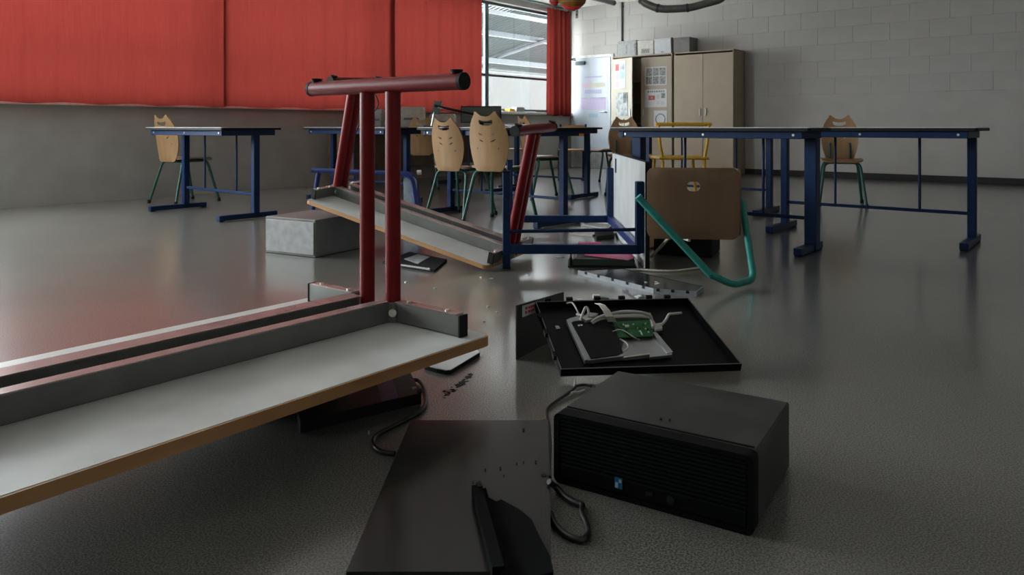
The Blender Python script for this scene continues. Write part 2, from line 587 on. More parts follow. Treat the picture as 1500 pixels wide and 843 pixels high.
# curtains
HOOK = MB().tube([(0, 0, -.005), (0, 0, .028)], .006, 6).mesh('hook', M_mull)
def curtain(t0, t1, z0, z1, folds, amp, label, rx=.11, seed=0, lean=0.0):
    rnd = random.Random(seed)
    ph = [rnd.uniform(0, 6.28) for _ in range(4)]
    nu, nv = 160, 20
    vs, fs = [], []
    for i in range(nu + 1):
        a = i / nu
        for j in range(nv + 1):
            c = j / nv
            w = 2 * math.pi * folds * a
            d = amp * (math.sin(w + ph[0] + .5 * math.sin(w * .37 + ph[1])) + .45 * math.sin(w * 2.3 + ph[2]) * (1 - .4 * c)) * (.55 + .45 * c)
            y = -(t0 + (t1 - t0) * a) + .01 * math.sin(w + ph[3]) + lean * (c * (1 - c)) * a
            vs.append((rx + d, y, z1 + (z0 - z1) * c + (.008 * math.sin(w * .5 + ph[1]) if j == nv else 0)))
    for i in range(nu):
        for j in range(nv):
            p = i * (nv + 1) + j
            fs.append((p, p + nv + 1, p + nv + 2, p + 1))
    t = thing('curtain', label, 'curtain', ROOM, 'red curtains along the window wall')
    o = obj('curtain_cloth', MB().add(vs, fs), M_cur, t, smooth=180)
    for k in range(9):
        y = -(t0 + (t1 - t0) * (k + .5) / 9)
        obj('hook', HOOK, None, t, Matrix.Translation((rx, y, z1)))
    return t
curtain(.23, .86, .965, 2.90, 3.6, .05, 'narrow red curtain bunched at the right end of the window, next to the door', seed=3)
curtain(2.66, 4.62, .99, 2.90, 6, .012, 'wide drawn red curtain just left of the bare window opening', seed=5, lean=-.06)
curtain(4.55, 7.15, .99, 2.90, 7, .013, 'drawn red curtain behind the dark red table legs at left', rx=.135, seed=8)
curtain(7.12, 9.60, .99, 2.90, 8, .014, 'drawn red curtain at the left edge of the picture', seed=11)
cr = thing('curtain_rail', 'dark metal curtain rail running above the red curtains', 'curtain rail', ROOM)
obj('rail', MB().tube([(.12, -9.7, 2.945), (.12, -.05, 2.945)], .014, 8), M_mull, cr, smooth=40)
for yy in (-.08, -2.45, -4.85, -7.25, -9.65):
    obj('rail_bracket', rbox(0, .13, yy - .01, yy + .01, 2.93, 2.965, .003), M_mull, cr)

# door in the back wall
dx0, dY = wall_rx(842)
dx1, _ = wall_rx(896)
dz = zat(85, dY - .3)
d = struct('door_1', rbox(dx0, dx1, -.045, -.012, .006, dz, .004), M_door, ROOM)
m = rbox(dx0 - .06, dx0 - .003, -.03, 0, 0, dz + .06, .004)
rbox(dx1 + .003, dx1 + .06, -.03, 0, 0, dz + .06, .004, m)
rbox(dx0 - .06, dx1 + .06, -.03, 0, dz + .004, dz + .06, .004, m)
obj('door_frame', m, M_frame, d)
m = rbox(dx0 + .06, dx0 + .28, -.10, -.05, dz - .12, dz - .05, .01)
m.tube([(dx0 + .1, -.11, dz - .03), (dx0 + .02, -.2, dz - .02), (dx0 + .02, -.03, dz + .02)], .012, 6)
obj('door_closer', m, M_mull, d)
m = MB().tube(rounded([(dx1 - .08, -.045, 1.03), (dx1 - .08, -.10, 1.03), (dx1 - .20, -.10, 1.03)], .02), .011, 8)
obj('door_handle', m, M_alu, d, smooth=40)
m = rbox(dx0 + .02, dx1 - .02, -.050, -.046, .02, .30, .002)
obj('kick_plate', m, M_alu, d)

def sheet(name, label, cat, M, w, h, marks, base=M_paper, group=None):
    """a sheet pinned on a surface: local x right, z up, front = -y; marks (x0,z0,x1,z1,material) in 0..1"""
    t = thing(name, label, cat, M, group)
    obj('sheet', MB().box((0, -.002, 0), (w, .003, h)), base, t)
    for x0, z0, x1, z1, mm in marks:
        obj('print', MB().box((((x0 + x1) / 2 - .5) * w, -.0042, (.5 - (z0 + z1) / 2) * h), ((x1 - x0) * w, .0012, (z1 - z0) * h)), mm, t)
    return t
def wallM(px0, py0, px1, py1, ry):
    """matrix and size for a sheet on the plane room-y = ry covering a pixel rectangle"""
    a, Ya = wall_rx(px0, ry)
    b, Yb = wall_rx(px1, ry)
    Yc = (Ya + Yb) / 2
    z1, z0 = zat(py0, Yc), zat(py1, Yc)
    return ROOM @ Matrix.Translation(((a + b) / 2, ry, (z0 + z1) / 2)), b - a, z1 - z0
M4, w, h = wallM(849, 108, 890, 176, -.046)
row = [(.20, .055, .80, .085, M_violet), (.08, .20, .42, .30, M_rose), (.42, .20, .62, .30, M_lemon), (.64, .20, .92, .30, M_lemon)]
row += [(.20 + .076 * k, .345, .20 + .076 * k + .058, .43, M_violet) for k in range(8)]
row += [(.05, .52, .95, .78, M_lilac), (.07, .515, .30, .54, M_violet), (.40, .515, .60, .54, M_violet), (.72, .515, .93, .54, M_violet), (.75, .56, .83, .58, M_violet), (.1, .72, .2, .75, M_violet)]
row += [(.34, .86, .66, .95, M_sky), (.47, .90, .53, .93, M_violet)]
sheet('door_notice', 'white notice with lilac table and violet heading on the door', 'poster', M4, w, h, row, base=M_door)

# metal cabinets
def cabinet(px0, px1, ry, ztop, label, open_left, depth=.44, x1=None):
    a, Ya = wall_rx(px0, ry)
    b = wall_rx(px1, ry)[0] if x1 is None else x1
    t = thing('cabinet', label, 'cabinet', ROOM @ Matrix.Translation((a, ry, 0)), 'beige metal cabinets along the back wall')
    w = b - a
    D = depth
    th = .02
    m = rbox(0, th, 0.001, D, .0, ztop)
    rbox(w - th, w, 0.001, D, 0, ztop, 0, m)
    rbox(0, w, 0.001, D, ztop - th, ztop, 0, m)
    rbox(0, w, 0.001, D, .0, .08, 0, m)
    rbox(0, w, D - th, D, 0, ztop, 0, m)
    obj('body', m, M_cab, t)
    for k in range(4):
        obj('shelf', rbox(th, w - th, .03, D - th, .45 + k * .36, .47 + k * .36), M_cab, t)
    lw = w / 2 - .004
    z0, z1 = .085, ztop - .05
    for side in (0, 1):
        leaf = MB().box((lw / 2 * (1 if side == 0 else -1), -.009, (z0 + z1) / 2), (lw, .018, z1 - z0), .003)
        ang = -R(open_left) if side == 0 else 0
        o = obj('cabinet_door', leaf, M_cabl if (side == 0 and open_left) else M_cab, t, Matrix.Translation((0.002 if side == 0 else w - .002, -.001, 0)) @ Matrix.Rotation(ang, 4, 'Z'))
        s = 1 if side == 0 else -1
        obj('handle', MB().box((s * (lw - .05), -.026, 1.0), (.02, .016, .12), .004), M_alu, o)
    obj('plinth', rbox(.01, w - .01, -.004, .02, .0, .07), M_dark, t)
    return t, w, lw
cry = -.46
ca, caY = wall_rx(897, cry)
cz = zat(83.5, caY)
cab, cabw, leafw = cabinet(897, 985, cry, cz, 'tall beige cabinet with one door ajar and pinned up prints, beside the white door', 22)
cab2, cw2, _ = cabinet(988, 1075, cry, cz, 'closed tall beige cabinet right of the one with the prints', 0)
# things stored inside the open cabinet
for k, (xx, zz, ww, hh, mm) in enumerate([(.62, .83, .12, .24, M_dgreen), (.62, 1.19, .10, .26, M_greyp), (.64, 1.55, .14, .22, M_greybox)]):
    tag(obj('binder', MB().box((0, 0, hh / 2), (ww, .25, hh), .006), mm, None, ROOM @ Matrix.Translation((ca + xx * cabw * .8, cry + .2, zz + .0001))),
        ['dark green binder on a lower shelf inside the open cabinet', 'grey binder on the middle shelf inside the open cabinet', 'grey carton on the upper shelf inside the open cabinet'][k], 'binder')
M4, w, h = wallM(945, 98, 977, 125, cry - .021)
ph = [(.05 + .31 * i, .06 + .46 * j, .05 + .31 * i + .27, .06 + .46 * j + .42, M_photo) for i in range(3) for j in range(2)]
sheet('photo_print', 'sheet with six dark photographs, topmost on the closed cabinet door', 'poster', M4, w, h, ph)
M4, w, h = wallM(945, 131, 977, 157, cry - .021)
sheet('text_print', 'sheet with a red picture, middle of the cabinet door', 'poster', M4, w, h,
      [(.12 + .1 * k, .07, .12 + .1 * k + .075, .17, M_photo) for k in range(8)] + [(.16, .34, .46, .60, M_redph), (.28, .42, .35, .52, M_paper), (.52, .3, .68, .55, M_greyp), (.74, .22, .92, .5, M_photo), (.16, .68, .44, .88, M_greyp), (.52, .66, .68, .86, M_greyp), (.74, .66, .9, .9, M_greyp)])
M4, w, h = wallM(958, 162, 977, 185, cry - .021)
t = sheet('circle_print', 'white sheet with a thin coloured ring, lowest on the cabinet door', 'poster', M4, w, h, [])
ring = MB().tube([(math.cos(a) * w * .36, -.005, -.05 * h + math.sin(a) * w * .36) for a in [2 * math.pi * i / 24 for i in range(25)]], .008, 6)
obj('ring', ring, M_photo, t, smooth=60)
# prints on the open leaf
LEAF = ROOM @ Matrix.Translation((ca + .002, cry - .001, 0)) @ Matrix.Rotation(-R(22), 4, 'Z')
lz = lambda y: zat(y, caY - .2)
sheet('picture_sheet', 'white sheet with small red and blue pictures on the ajar cabinet door', 'poster', LEAF @ Matrix.Translation((leafw * .42, -.0185, (lz(90) + lz(130)) / 2)), leafw * .56, lz(90) - lz(130),
      [(.12, .10, .42, .34, M_redph), (.54, .08, .88, .32, M_photo2), (.12, .42, .40, .66, M_rose), (.54, .40, .88, .64, M_sky), (.12, .74, .44, .95, M_rose)])
sheet('mountain_print', 'dark blue photograph lower on the ajar cabinet door', 'poster', LEAF @ Matrix.Translation((leafw * .52, -.0185, (lz(136) + lz(170)) / 2)), leafw * .56, lz(136) - lz(170),
      [(.0, .0, 1, 1, M_photo2), (.62, .0, 1, .45, M_photo), (.05, .84, .4, 1, M_paper)])
# boxes on top of the cabinets
def carton(x0, x1, y0, name, label, mm, ry, extra, dd=.3):
    a, Y = wall_rx(x0, ry)
    b, Y2 = wall_rx(x1, ry)
    hh = zat(y0, Y) - cz
    t = thing(name, label, 'box', ROOM @ Matrix.Translation(((a + b) / 2, ry + dd / 2, cz + .003)))
    w = b - a
    obj('box_body', MB().box((0, 0, hh * .46), (w, dd, hh * .92), .004), mm, t)
    obj('lid', MB().box((0, 0, hh * .93), (w + .012, dd + .012, hh * .14), .005), mm, t)
    for x0_, z0_, x1_, z1_, m2 in extra:
        obj('label_print', MB().box((((x0_ + x1_) / 2 - .5) * w, -dd / 2 - .0015, (1 - (z0_ + z1_) / 2) * hh * .86), ((x1_ - x0_) * w, .002, (z1_ - z0_) * hh)), m2, t)
carton(906, 932, 61, 'archive_box', 'grey archive box at the left end of the cabinet top', M_greybox, cry + .03, [(.42, .2, .48, .8, M_photo), (.9, .15, .97, .95, M_photo)])
carton(934, 957, 60, 'carton', 'pale carton with a dark printed label between two boxes on the cabinet', M_putty, cry + .02, [(.25, .55, .75, .85, M_photo), (.42, .12, .52, .42, M_greyp)])
carton(958.5, 983, 57, 'carton', 'plain white carton at the right end of the cabinet top', M_paper, cry + .01, [(.42, .85, .55, .93, M_photo)])
carton(986.5, 1010, 56, 'carton', 'dark grey carton on the second cabinet, right of the white one', M_rail, cry + .03, [])

# services near the ceiling
x912, Y912 = wall_rx(912)
t = thing('conduit', 'thin grey conduit running down the back wall above the boxes', 'pipe', ROOM @ Matrix.Translation((x912, -.02, 0)))
obj('pipe', MB().tube([(0, 0, zat(60, Y912)), (0, 0, RH)], .016, 8), M_galv, t, smooth=40)
for zz in (zat(60, Y912), zat(10, Y912)):
    obj('clip', MB().box((0, .01, zz), (.05, .02, .03), .004), M_galv, t)
e = at(898, 4, 12.6)
t = thing('ceiling_light', 'grey tube light hanging under the ceiling near the door', 'lamp', Matrix.Translation(e))
obj('lamp_body', MB().tube([Vector((0, 0, 0)), -U * 1.5], .042, 12), M_greybox, t, smooth=40)
obj('end_cap', MB().tube([U * .03, -U * .04], .046, 12), M_rail, t, smooth=40)
for s in (.3, 1.2):
    obj('hanger', MB().tube([-U * s + Vector((0, 0, .04)), -U * s + Vector((0, 0, RH - e.z))], .006, 6), M_rail, t)
pth = rounded([at(937, -14, 9.9), at(940, 3, 9.9), at(966, 14, 9.8), at(1010, 12, 9.7), at(1060, -2, 9.6), at(1062, -22, 9.6)], .12)
t = thing('duct', 'dark grey duct with an elbow hanging at the top right', 'pipe')
obj('duct_pipe', MB().tube(pth, .05, 12), M_rail, t, smooth=40)
for i in (3, 9, 15):
    dd = (pth[i + 1] - pth[i]).normalized()
    obj('clamp', MB().tube([pth[i] - dd * .015, pth[i] + dd * .015], .058, 12), M_galv, t, smooth=40)
for p in (pth[0], pth[-1]):
    obj('hanger', MB().tube([p, Vector((p.x, p.y, RH))], .012, 6), M_rail, t)
# paper lanterns
def lantern(name, px, py, Y, r, sc, mm, label, ribs):
    c = at(px, py, Y)
    t = thing(name, label, 'lantern', Matrix.Translation(c), 'paper lanterns hanging above the curtain')
    obj('paper_body', MB().ball((0, 0, 0), r, sc, nu=20, nv=14), mm, t, smooth=60)
    for k in range(ribs):
        zz = (k + .5) / ribs * 2 - 1
        rr = math.sqrt(max(0, 1 - zz * zz)) * r * 1.01
        obj('rib', MB().tube([(math.cos(a) * rr * sc[0], math.sin(a) * rr * sc[1], zz * r * sc[2]) for a in [2 * math.pi * i / 20 for i in range(21)]], .004, 5), M_lang, t)
    obj('cord', MB().tube([(0, 0, r * sc[2]), (0, 0, RH - c.z)], .003, 5), M_rub, t)
    return t, c
lantern('paper_lantern', 813, 0, 8.5, .066, (1, 1, 1.05), M_lanr, 'small red paper lantern left of the amber one', 4)
lt, lc = lantern('paper_lantern', 838, -2, 7.9, .15, (1, .9, .78), M_lano, 'large amber paper lantern with dark red rim at the top', 5)
obj('hem', MB().tube([(-.13, -.02, -.05), (-.06, -.06, -.10), (.0, -.07, -.115), (.07, -.06, -.10)], .02, 8), M_lanr, lt, smooth=50)
obj('leaf', MB().ball((-.10, -.03, -.065), .05, (1.1, .5, .5)), M_lang, lt, smooth=60)
obj('tag_strip', MB().box((.045, -.06, -.165), (.03, .002, .10)), M_greyp, lt)
obj('tag_mark', MB().box((.045, -.062, -.14), (.014, .002, .022)), M_photo, lt)
obj('tag_mark', MB().box((.045, -.062, -.18), (.014, .002, .022)), M_photo, lt)

# ------------------------------------------------------------------ furniture
def rrect(x0, x1, y0, y1, r, n=5):
    out = []
    for cx, cy, a0 in ((x1 - r, y1 - r, 0), (x0 + r, y1 - r, 90), (x0 + r, y0 + r, 180), (x1 - r, y0 + r, 270)):
        for k in range(n + 1):
            a = R(a0 + 90 * k / n)
            out.append((cx + r * math.cos(a), cy + r * math.sin(a)))
    return out
def ring_prism(outer, inner, z0, z1):
    n = len(outer)
    vs = [(x, y, z) for z in (z0, z1) for l in (outer, inner) for x, y in l]
    fs = []
    for i in range(n):
        j = (i + 1) % n
        fs += [(i, j, n + j, n + i), (2 * n + i, 3 * n + i, 3 * n + j, 2 * n + j), (i, 2 * n + i, 2 * n + j, j), (n + i, n + j, 3 * n + j, 3 * n + i)]
    return MB().add(vs, fs)

def red_table(label, M, xl, xr, over, L, h, r1, r2, p1, p2, th=.028, rp=.0235, rh=.06, name='overturned_table'):
    """upside-down table: local z points along the legs, underside at z = 0, legs at y = 0 and y = -L"""
    t = thing(name, label, 'table', M, 'overturned tables with dark red legs')
    o = rrect(xl, xr, -L - over, over, .03)
    i = rrect(xl + .006, xr - .006, -L - over + .006, over - .006, .026)
    core = MB().prism([(x, y, -th + .001) for x, y in i], (0, 0, th - .001))
    obj('tabletop', core, M_lam, t)
    obj('edge_band', ring_prism(o, i, -th, -.001), M_wood, t)
    for rx, s in ((r1, 1), (r2, -1)):
        rl = obj('rail', MB().box((rx, -L / 2, rh / 2), (.028, L - .05, rh), .002), M_rail, t)
        obj('flange', MB().box((rx - .006 * s, -L / 2, rh + .0015), (.038 if s > 0 else .062, L - .06, .003)), M_flange, rl)
    for yy in (0, -L):
        for rx, s, xe in ((r1, 1, xr - .053), (r2, -1, xl + .053)):
            a = obj('support_arm', MB().box(((rx + s * .02 + xe) / 2, yy, rh / 2 + .001), (abs(xe - rx - s * .02), .03, rh - .002), .002), M_rail, t)
            obj('flange', MB().box(((rx + s * .03 + xe - s * .01) / 2, yy, rh + .0012), (abs(xe - s * .01 - rx - s * .03), .032, .0025)), M_flange, a)
            obj('arm_cap', MB().box((xe + s * .003, yy, rh / 2), (.008, .034, rh + .002), .002), M_rub, a)
            for q in (.25, .8):
                obj('screw', MB().tube([(rx + (xe - rx) * q, yy, rh + .002), (rx + (xe - rx) * q, yy, rh + .007)], .007, 8), M_zinc, a)
        for px in (p1, p2):
            lg = obj('leg', MB().tube([(px, yy, 0.001), (px, yy, h)], rp, 18), M_red, t, smooth=40)
        sl = obj('corner_bracket', MB().tube([(p1, yy, 0), (p1, yy, rh - .002)], rp * 1.42, 18), M_rail, t, smooth=40)
        sgn = -1 if yy == 0 else 1
        dv = Vector((.72, .69 * sgn, 0))
        obj('bolt', MB().tube([Vector((p1, yy, rh * .5)) + dv * rp * 1.38, Vector((p1, yy, rh * .5)) + dv * rp * 1.62], .012, 12), M_zinc, sl, smooth=40)
        fb = obj('foot_bar', MB().tube([(xl + .05, yy, h + rp * .9), (xr - .05, yy, h + rp * .9)], rp * 1.02, 18), M_red, t, smooth=40)
        for s, xe in ((1, xr - .05), (-1, xl + .05)):
            obj('end_cap', MB().tube([(xe - s * .006, yy, h + rp * .9), (xe + s * .006, yy, h + rp * .9)], rp * 1.07, 18), M_rub, fb, smooth=40)
            obj('foot_pad', MB().tube([(xe - s * .025, yy, h + rp * 1.8), (xe - s * .025, yy, h + rp * 1.8 + .012)], [rp * .6, rp * .85], 14), M_rub, fb, smooth=40)
    return t
T7 = Matrix.Translation((-.36, 2.27, .176)) @ Matrix.Rotation(-TH, 4, 'Z')
red_table('upside-down table in the foreground at left, two red legs standing straight up', T7, -.45, .338, .068, 1.16, .69, 0, -.145, 0, -.118)
T18 = Matrix.Translation((-.009, 4.19, .045)) @ Matrix.Rotation(R(-117.7), 4, 'Z') @ Matrix.Rotation(R(2.7), 4, 'Y') @ Matrix.Rotation(R(-13.4), 4, 'X')
red_table('tilted upside-down table sloping down to the floor behind, its red leg leaning right', T18, -.285, .285, .012, 1.253, .70, .05, -.085, .03, -.03, th=.022, rp=.0265)

# plywood chair with green tube legs
OWL = [(-.100, .445), (-.094, .468), (-.078, .470), (-.055, .448), (-.028, .434), (0, .430)]
OWL += [(-x, y) for x, y in OWL[-2::-1]]
OWL += [(.122, .415), (.145, .370), (.163, .310), (.171, .245), (.168, .180), (.155, .110), (.135, .045), (.118, .012), (.100, 0)]
OWL += [(-x, y) for x, y in [(.100, 0), (.118, .012), (.135, .045), (.155, .110), (.168, .180), (.171, .245), (.163, .310), (.145, .370), (.122, .415)]]
SLOT = [(-.062, .396), (-.055, .370), (-.02, .359), (.02, .359), (.055, .370), (.062, .396), (.055, .406), (.02, .396), (-.02, .396), (-.055, .406)]
def slit(x0, y0, x1, y1, s):
    p = [(s * x0, y0), (s * (x0 + x1) / 2, (y0 + y1) / 2 - .009), (s * x1, y1), (s * (x0 + x1) / 2, (y0 + y1) / 2 + .004)]
    return p if s > 0 else p[::-1]
SLITS = [slit(.030, .284, .080, .302, s) for s in (-1, 1)] + [slit(.028, .232, .078, .254, s) for s in (-1, 1)]
def bend_back(x, y, o):
    # y: height along the shell; leans back, curls round the sitter
    lean = R(9)
    d = o + 1.1 * x * x - .25 * (y - .23) ** 2
    return (x, -.205 - math.sin(lean) * y + d * math.cos(lean), .415 + math.cos(lean) * y + d * math.sin(lean))
def bend_seat(x, y, o):
    return (x, y, .437 + o + .35 * x * x - (.9 * max(0, y - .12) ** 2 * 3))
def make_chair(label, M, frame_mat, group):
    t = thing('chair', label, 'chair', M, group)
    obj('backrest', plate(OWL, [SLOT] + SLITS, .010, bend_back, .035), M_ply, t, smooth=35)
    obj('seat', plate(rrect(-.185, .185, -.20, .20, .06), [], .012, bend_seat, .05), M_seat, t, smooth=35)
    r = .0135
    for y0, y1 in ((.13, .235), (-.15, -.265)):
        for s in (-1, 1):
            obj('leg', MB().tube(rounded([(0, y0, .418), (s * .155, y0, .418), (s * .205, y1, .012)], .06), r, 10), frame_mat, t, smooth=40)
            obj('foot', MB().tube([(s * .2045, y1 * .995, .035), (s * .207, y1, 0)], r * 1.25, 10), M_rub, t, smooth=40)
    for s in (-1, 1):
        obj('side_rail', MB().tube([(s * .13, -.15, .418), (s * .13, .13, .418)], r * .9, 8), frame_mat, t, smooth=40)
        obj('back_post', MB().tube(rounded([(s * .09, -.06, .414), (s * .09, -.175, .425), (s * .09, -.222, .60)], .04), r * .8, 8), frame_mat, t, smooth=40)
    return t
GC = 'plywood chairs with green legs'
ch3 = make_chair('large plywood chair back with cut-out slits, nearest of the row, beside the leaning red leg', place((-.085, 6.02, 0), R(-26)), M_green, GC)
copy_tree(ch3, place((-.425, 6.40, 0), R(-32)) @ Matrix.Scale(.95, 4), 'plywood chair turned right, second in the row of owl-shaped backs')
copy_tree(ch3, place((-1.12, 9.3, 0), R(6)), 'smallest and leftmost plywood chair back in the row')
copy_tree(ch3, place((.36, 8.0, 0), R(-66)), 'plywood chair turned sideways behind the leaning red leg')
copy_tree(ch3, place((1.27, 8.5, 0), R(172)), 'plywood chair with a handle slot in front of the cabinet')
copy_tree(ch3, place((1.30, 10.6, 0), R(120)), 'plywood chair partly hidden left of the one at the cabinet')
copy_tree(ch3, place((3.2, 7.3, 0), R(160)), 'plywood chair at the far right beyond the blue table')
copy_tree(ch3, place((-3.3, 7.6, 0), R(-30)), 'plywood chair at the far left below the curtain')

def blue_table(label, M, w=1.3, d=.55, top=.756, shelf=True, lw=.05):
    """local x long, y deep; origin on the floor at the centre"""
    t = thing('school_table', label, 'table', M, 'blue school tables')
    obj('tabletop', MB().prism([(x, y, top - .022) for x, y in rrect(-w / 2, w / 2, -d / 2, d / 2, .02)], (0, 0, .019)), M_black, t)
    obj('top_laminate', MB().prism([(x, y, top - .003) for x, y in rrect(-w / 2 + .004, w / 2 - .004, -d / 2 + .004, d / 2 - .004, .018)], (0, 0, .003)), M_white, t)
    for s in (-1, 1):
        ra = obj('apron_rail', MB().box((0, s * (d / 2 - .05), top - .045), (w - .12, .03, .045), .003), M_navy, t)
        for xx in (-.42, .0, .42):
            obj('screw', MB().tube([(xx * w, s * (d / 2 - .0345), top - .045), (xx * w, s * (d / 2 - .031), top - .045)], .008, 8), M_zinc, ra)
        xx = s * (w / 2 - .075)
        obj('end_rail', MB().box((xx, 0, top - .045), (.04, d - .06, .045), .003), M_navy, t)
        obj('leg', MB().box((xx, .07, (top - .06) / 2), (lw, lw * 1.1, top - .075), .004), M_navy, t)
        ft = obj('foot_bar', MB().box((xx, 0, .028), (.05, d - .02, .042), .004), M_navy, t)
        for q in (-1, 1):
            obj('foot_pad', MB().box((xx, q * (d / 2 - .035), .004), (.045, .04, .008), .002), M_rub, ft)
    if shelf:
        obj('stretcher', MB().box((0, .07, .20), (w - .2, .018, .022), .003), M_navy, t)
        for xx in (-.18, .22):
            obj('rod', MB().tube([(xx * w, .07, .20), (xx * w, .07, top - .06)], .009, 8), M_navy, t, smooth=40)
    return t
def tbl(label, p, q, **k):
    """from the pixel-derived floor points of the two legs"""
    p, q = Vector(p), Vector(q)
    c = (p + q) / 2
    a = math.atan2(q.y - p.y, q.x - p.x)
    w = (q - p).length + .15
    Mx = Matrix.Translation((c.x, c.y, 0)) @ Matrix.Rotation(a, 4, 'Z') @ Matrix.Translation((0, -.07, 0))
    return blue_table(label, Mx, w=w, **k)
tbl('long blue table behind the row of plywood chairs, centre', (-.545, 6.71, 0), (.40, 5.84, 0))
def on(x, Y):
    return Vector(((x - CX) / F * Y, Y, 0))
a = on(936, 5.35)
tbl('nearest blue table at right, thick leg beside the upended white tabletop', a, a + V * 1.2, d=.42, lw=.072)
a = on(596, 7.4)
tbl('blue table at left behind the red legs', a - V * 1.15, a)
a = on(860, 8.1)
tbl('far blue table in front of the white door', a - V * 1.15, a)
a = on(757, 9.4)
tbl('far blue table below the bare window', a - V * 1.15, a)
a = on(950, 7.4)
tbl('blue table in front of the open cabinet', a, a + V * 1.2)
a = on(1150, 5.6)
tbl('blue table at the right edge of the picture', a, a + V * 1.2)
a = on(350, 6.4)
tbl('blue table at the left edge of the picture below the curtain', a - V * .9, a + V * .25)

# blue table lying on its side: tabletop upright at right, feet towards the left
x_top, zc = .70, 0.0
t = thing('upended_table', 'table tipped on its side, white underside upright and navy frame pointing left', 'table', Matrix.Translation((.71, 4.0, 0)) @ Matrix.Rotation(R(-.6), 4, 'Z'))
LT = 1.42
# local: x = -height of the table (feet at -.745), y = length, z = width
obj('tabletop', MB().box((.010, LT / 2, .285), (.022, LT, .57), .003), M_white, t)
obj('edge_band', ring_prism([(y, z) for y, z in rrect(-.004, LT + .004, -.0, .574, .012)], [(y, z) for y, z in rrect(.0, LT, .003, .57, .010)], -.0005, .0225), M_black, t, Matrix(((0, 0, 1, 0), (1, 0, 0, 0), (0, 1, 0, 0.001), (0, 0, 0, 1))))
obj('marking', MB().box((-.0018, LT * .86, .49), (.0012, .07, .10)), M_navy, t)
for yy in (.035, LT - .06):
    obj('support_bar', MB().box((-.025, yy, .275), (.045, .045, .385), .004), M_navy, t)
    obj('leg', MB().box((-.37, yy, .103), (.70, .045, .05), .004), M_navy, t)
    fb = obj('foot_bar', MB().box((-.74, yy, .262), (.042, .046, .51), .004), M_navy, t)
    obj('foot_cap', MB().box((-.74, yy, .520), (.044, .048, .008), .002), M_rub, fb)
    obj('foot_cap', MB().box((-.74, yy, .004), (.044, .048, .008), .002), M_rub, fb)
obj('brace_rod', MB().tube([(-.72, .035, .196), (-.045, .035, .208)], .0095, 8), M_navy, t, smooth=40)
obj('stretcher', MB().box((-.025, LT / 2, .103), (.04, LT - .12, .045), .004), M_blue, t)

# overturned plywood chair at right: seat upright, teal leg pointing up to the left
t = thing('overturned_chair', 'overturned chair at right, brown seat upright and teal leg slanting across', 'chair', Matrix.Translation((.86, 3.56, .0)) @ Matrix.Rotation(R(-6), 4, 'Z'))
seat = plate(rrect(-.215, .215, .225, .565, .035), [rrect(-.03, .03, .455, .50, .018)], .012, lambda x, y, o: (x, o + .5 * x * x, y), .06)
obj('seat', seat, M_brown, t, smooth=35)
obj('backrest', plate(rrect(-.19, .19, .0, .36, .05), [], .011, lambda x, y, o: (.225 + o - .15 * y * y, .05 + y, .395 + x * .85), .06), M_brown, t, smooth=35)
r = .0165
tl = lambda P: [t.matrix_world.inverted() @ Vector(p) for p in P]
obj('leg', MB().tube(tl([at(936, 290, 3.40), at(989, 347, 3.40), at(1040, 402, 3.42)]), r, 12), M_teal, t, smooth=40)
obj('foot', MB().tube(tl([at(934.3, 288, 3.40), at(937.5, 291.5, 3.40)]), r * 1.08, 12), M_teal, t, smooth=40)
obj('leg', MB().tube(rounded(tl([at(1040, 402, 3.42), Vector((1.02, 3.46, .03)), Vector((1.16, 3.60, .03)), Vector((1.12, 3.66, .40))]), .05), r, 12), M_teal, t, smooth=40)
obj('cross_tube', MB().tube(tl([Vector((1.12, 3.66, .40)), Vector((.72, 3.66, .40))]), r * .9, 10), M_teal, t, smooth=40)

# fallen blue tube chair behind the tilted table
P0 = at(607, 255, 5.3)
t = thing('fallen_chair', 'fallen chair with blue tube frame and grey-blue plastic shell behind the tilted table', 'chair', Matrix.Translation((P0.x, 5.3, 0)))
z1 = P0.z
obj('frame_tube', MB().tube(rounded([(-.75, .10, z1 + .02), (-.02, 0, z1 - .002), (.045, 0, .02)], .07), .018, 10), M_blue, t, smooth=40)
obj('frame_tube', MB().tube(rounded([(-.70, .42, z1 - .02), (-.05, .36, z1 - .02), (.02, .36, .02)], .07), .018, 10), M_blue, t, smooth=40)
obj('cross_tube', MB().tube([(-.65, .10, z1 + .018), (-.62, .42, z1 - .02)], .016, 8), M_blue, t, smooth=40)
obj('cross_tube', MB().tube([(-.70, .10, z1 + .015), (-.78, .16, .02)], .018, 10), M_blue, t, smooth=40)
obj('foot_cap', MB().tube([(.02, -.005, z1 + .010), (.05, -.005, z1 + .012)], .017, 10), M_zinc, t, smooth=40)
obj('plastic_shell', plate(rrect(-.075, .020, .03, z1 - .02, .035), [], .008, lambda x, y, o: (x - .25 * (y - .2) ** 2, .03 + o + 1.5 * x * x, y), .05), M_plast, t, smooth=40)

# yellow tube chair at right
P0 = at(964, 183, 5.9)
t = thing('yellow_chair', 'yellow tube-framed chair at the right, under the ring print', 'chair', Matrix.Translation((P0.x, 5.9, 0)))
zt = zat(181, 5.9)
for yy in (0, .36):
    obj('leg', MB().tube(rounded([(0.0, yy, zt if yy == 0 else .53), (.015, yy, .62 if yy == 0 else .5), (.04, yy, .5), (0.0, yy, .0)], .05), .012, 10), M_yellow, t, smooth=40)
    obj('leg', MB().tube(rounded([(.40, yy, zt if yy == 0 else .53), (.385, yy, .62 if yy == 0 else .5), (.36, yy, .5), (.40, yy, .0)], .05), .012, 10), M_yellow, t, smooth=40)
obj('back_bar', MB().box((.20, 0, zt - .006), (.44, .022, .028), .006), M_yellow, t)
obj('seat', MB().box((.20, .18, .512), (.40, .40, .022), .008), M_yellow, t)

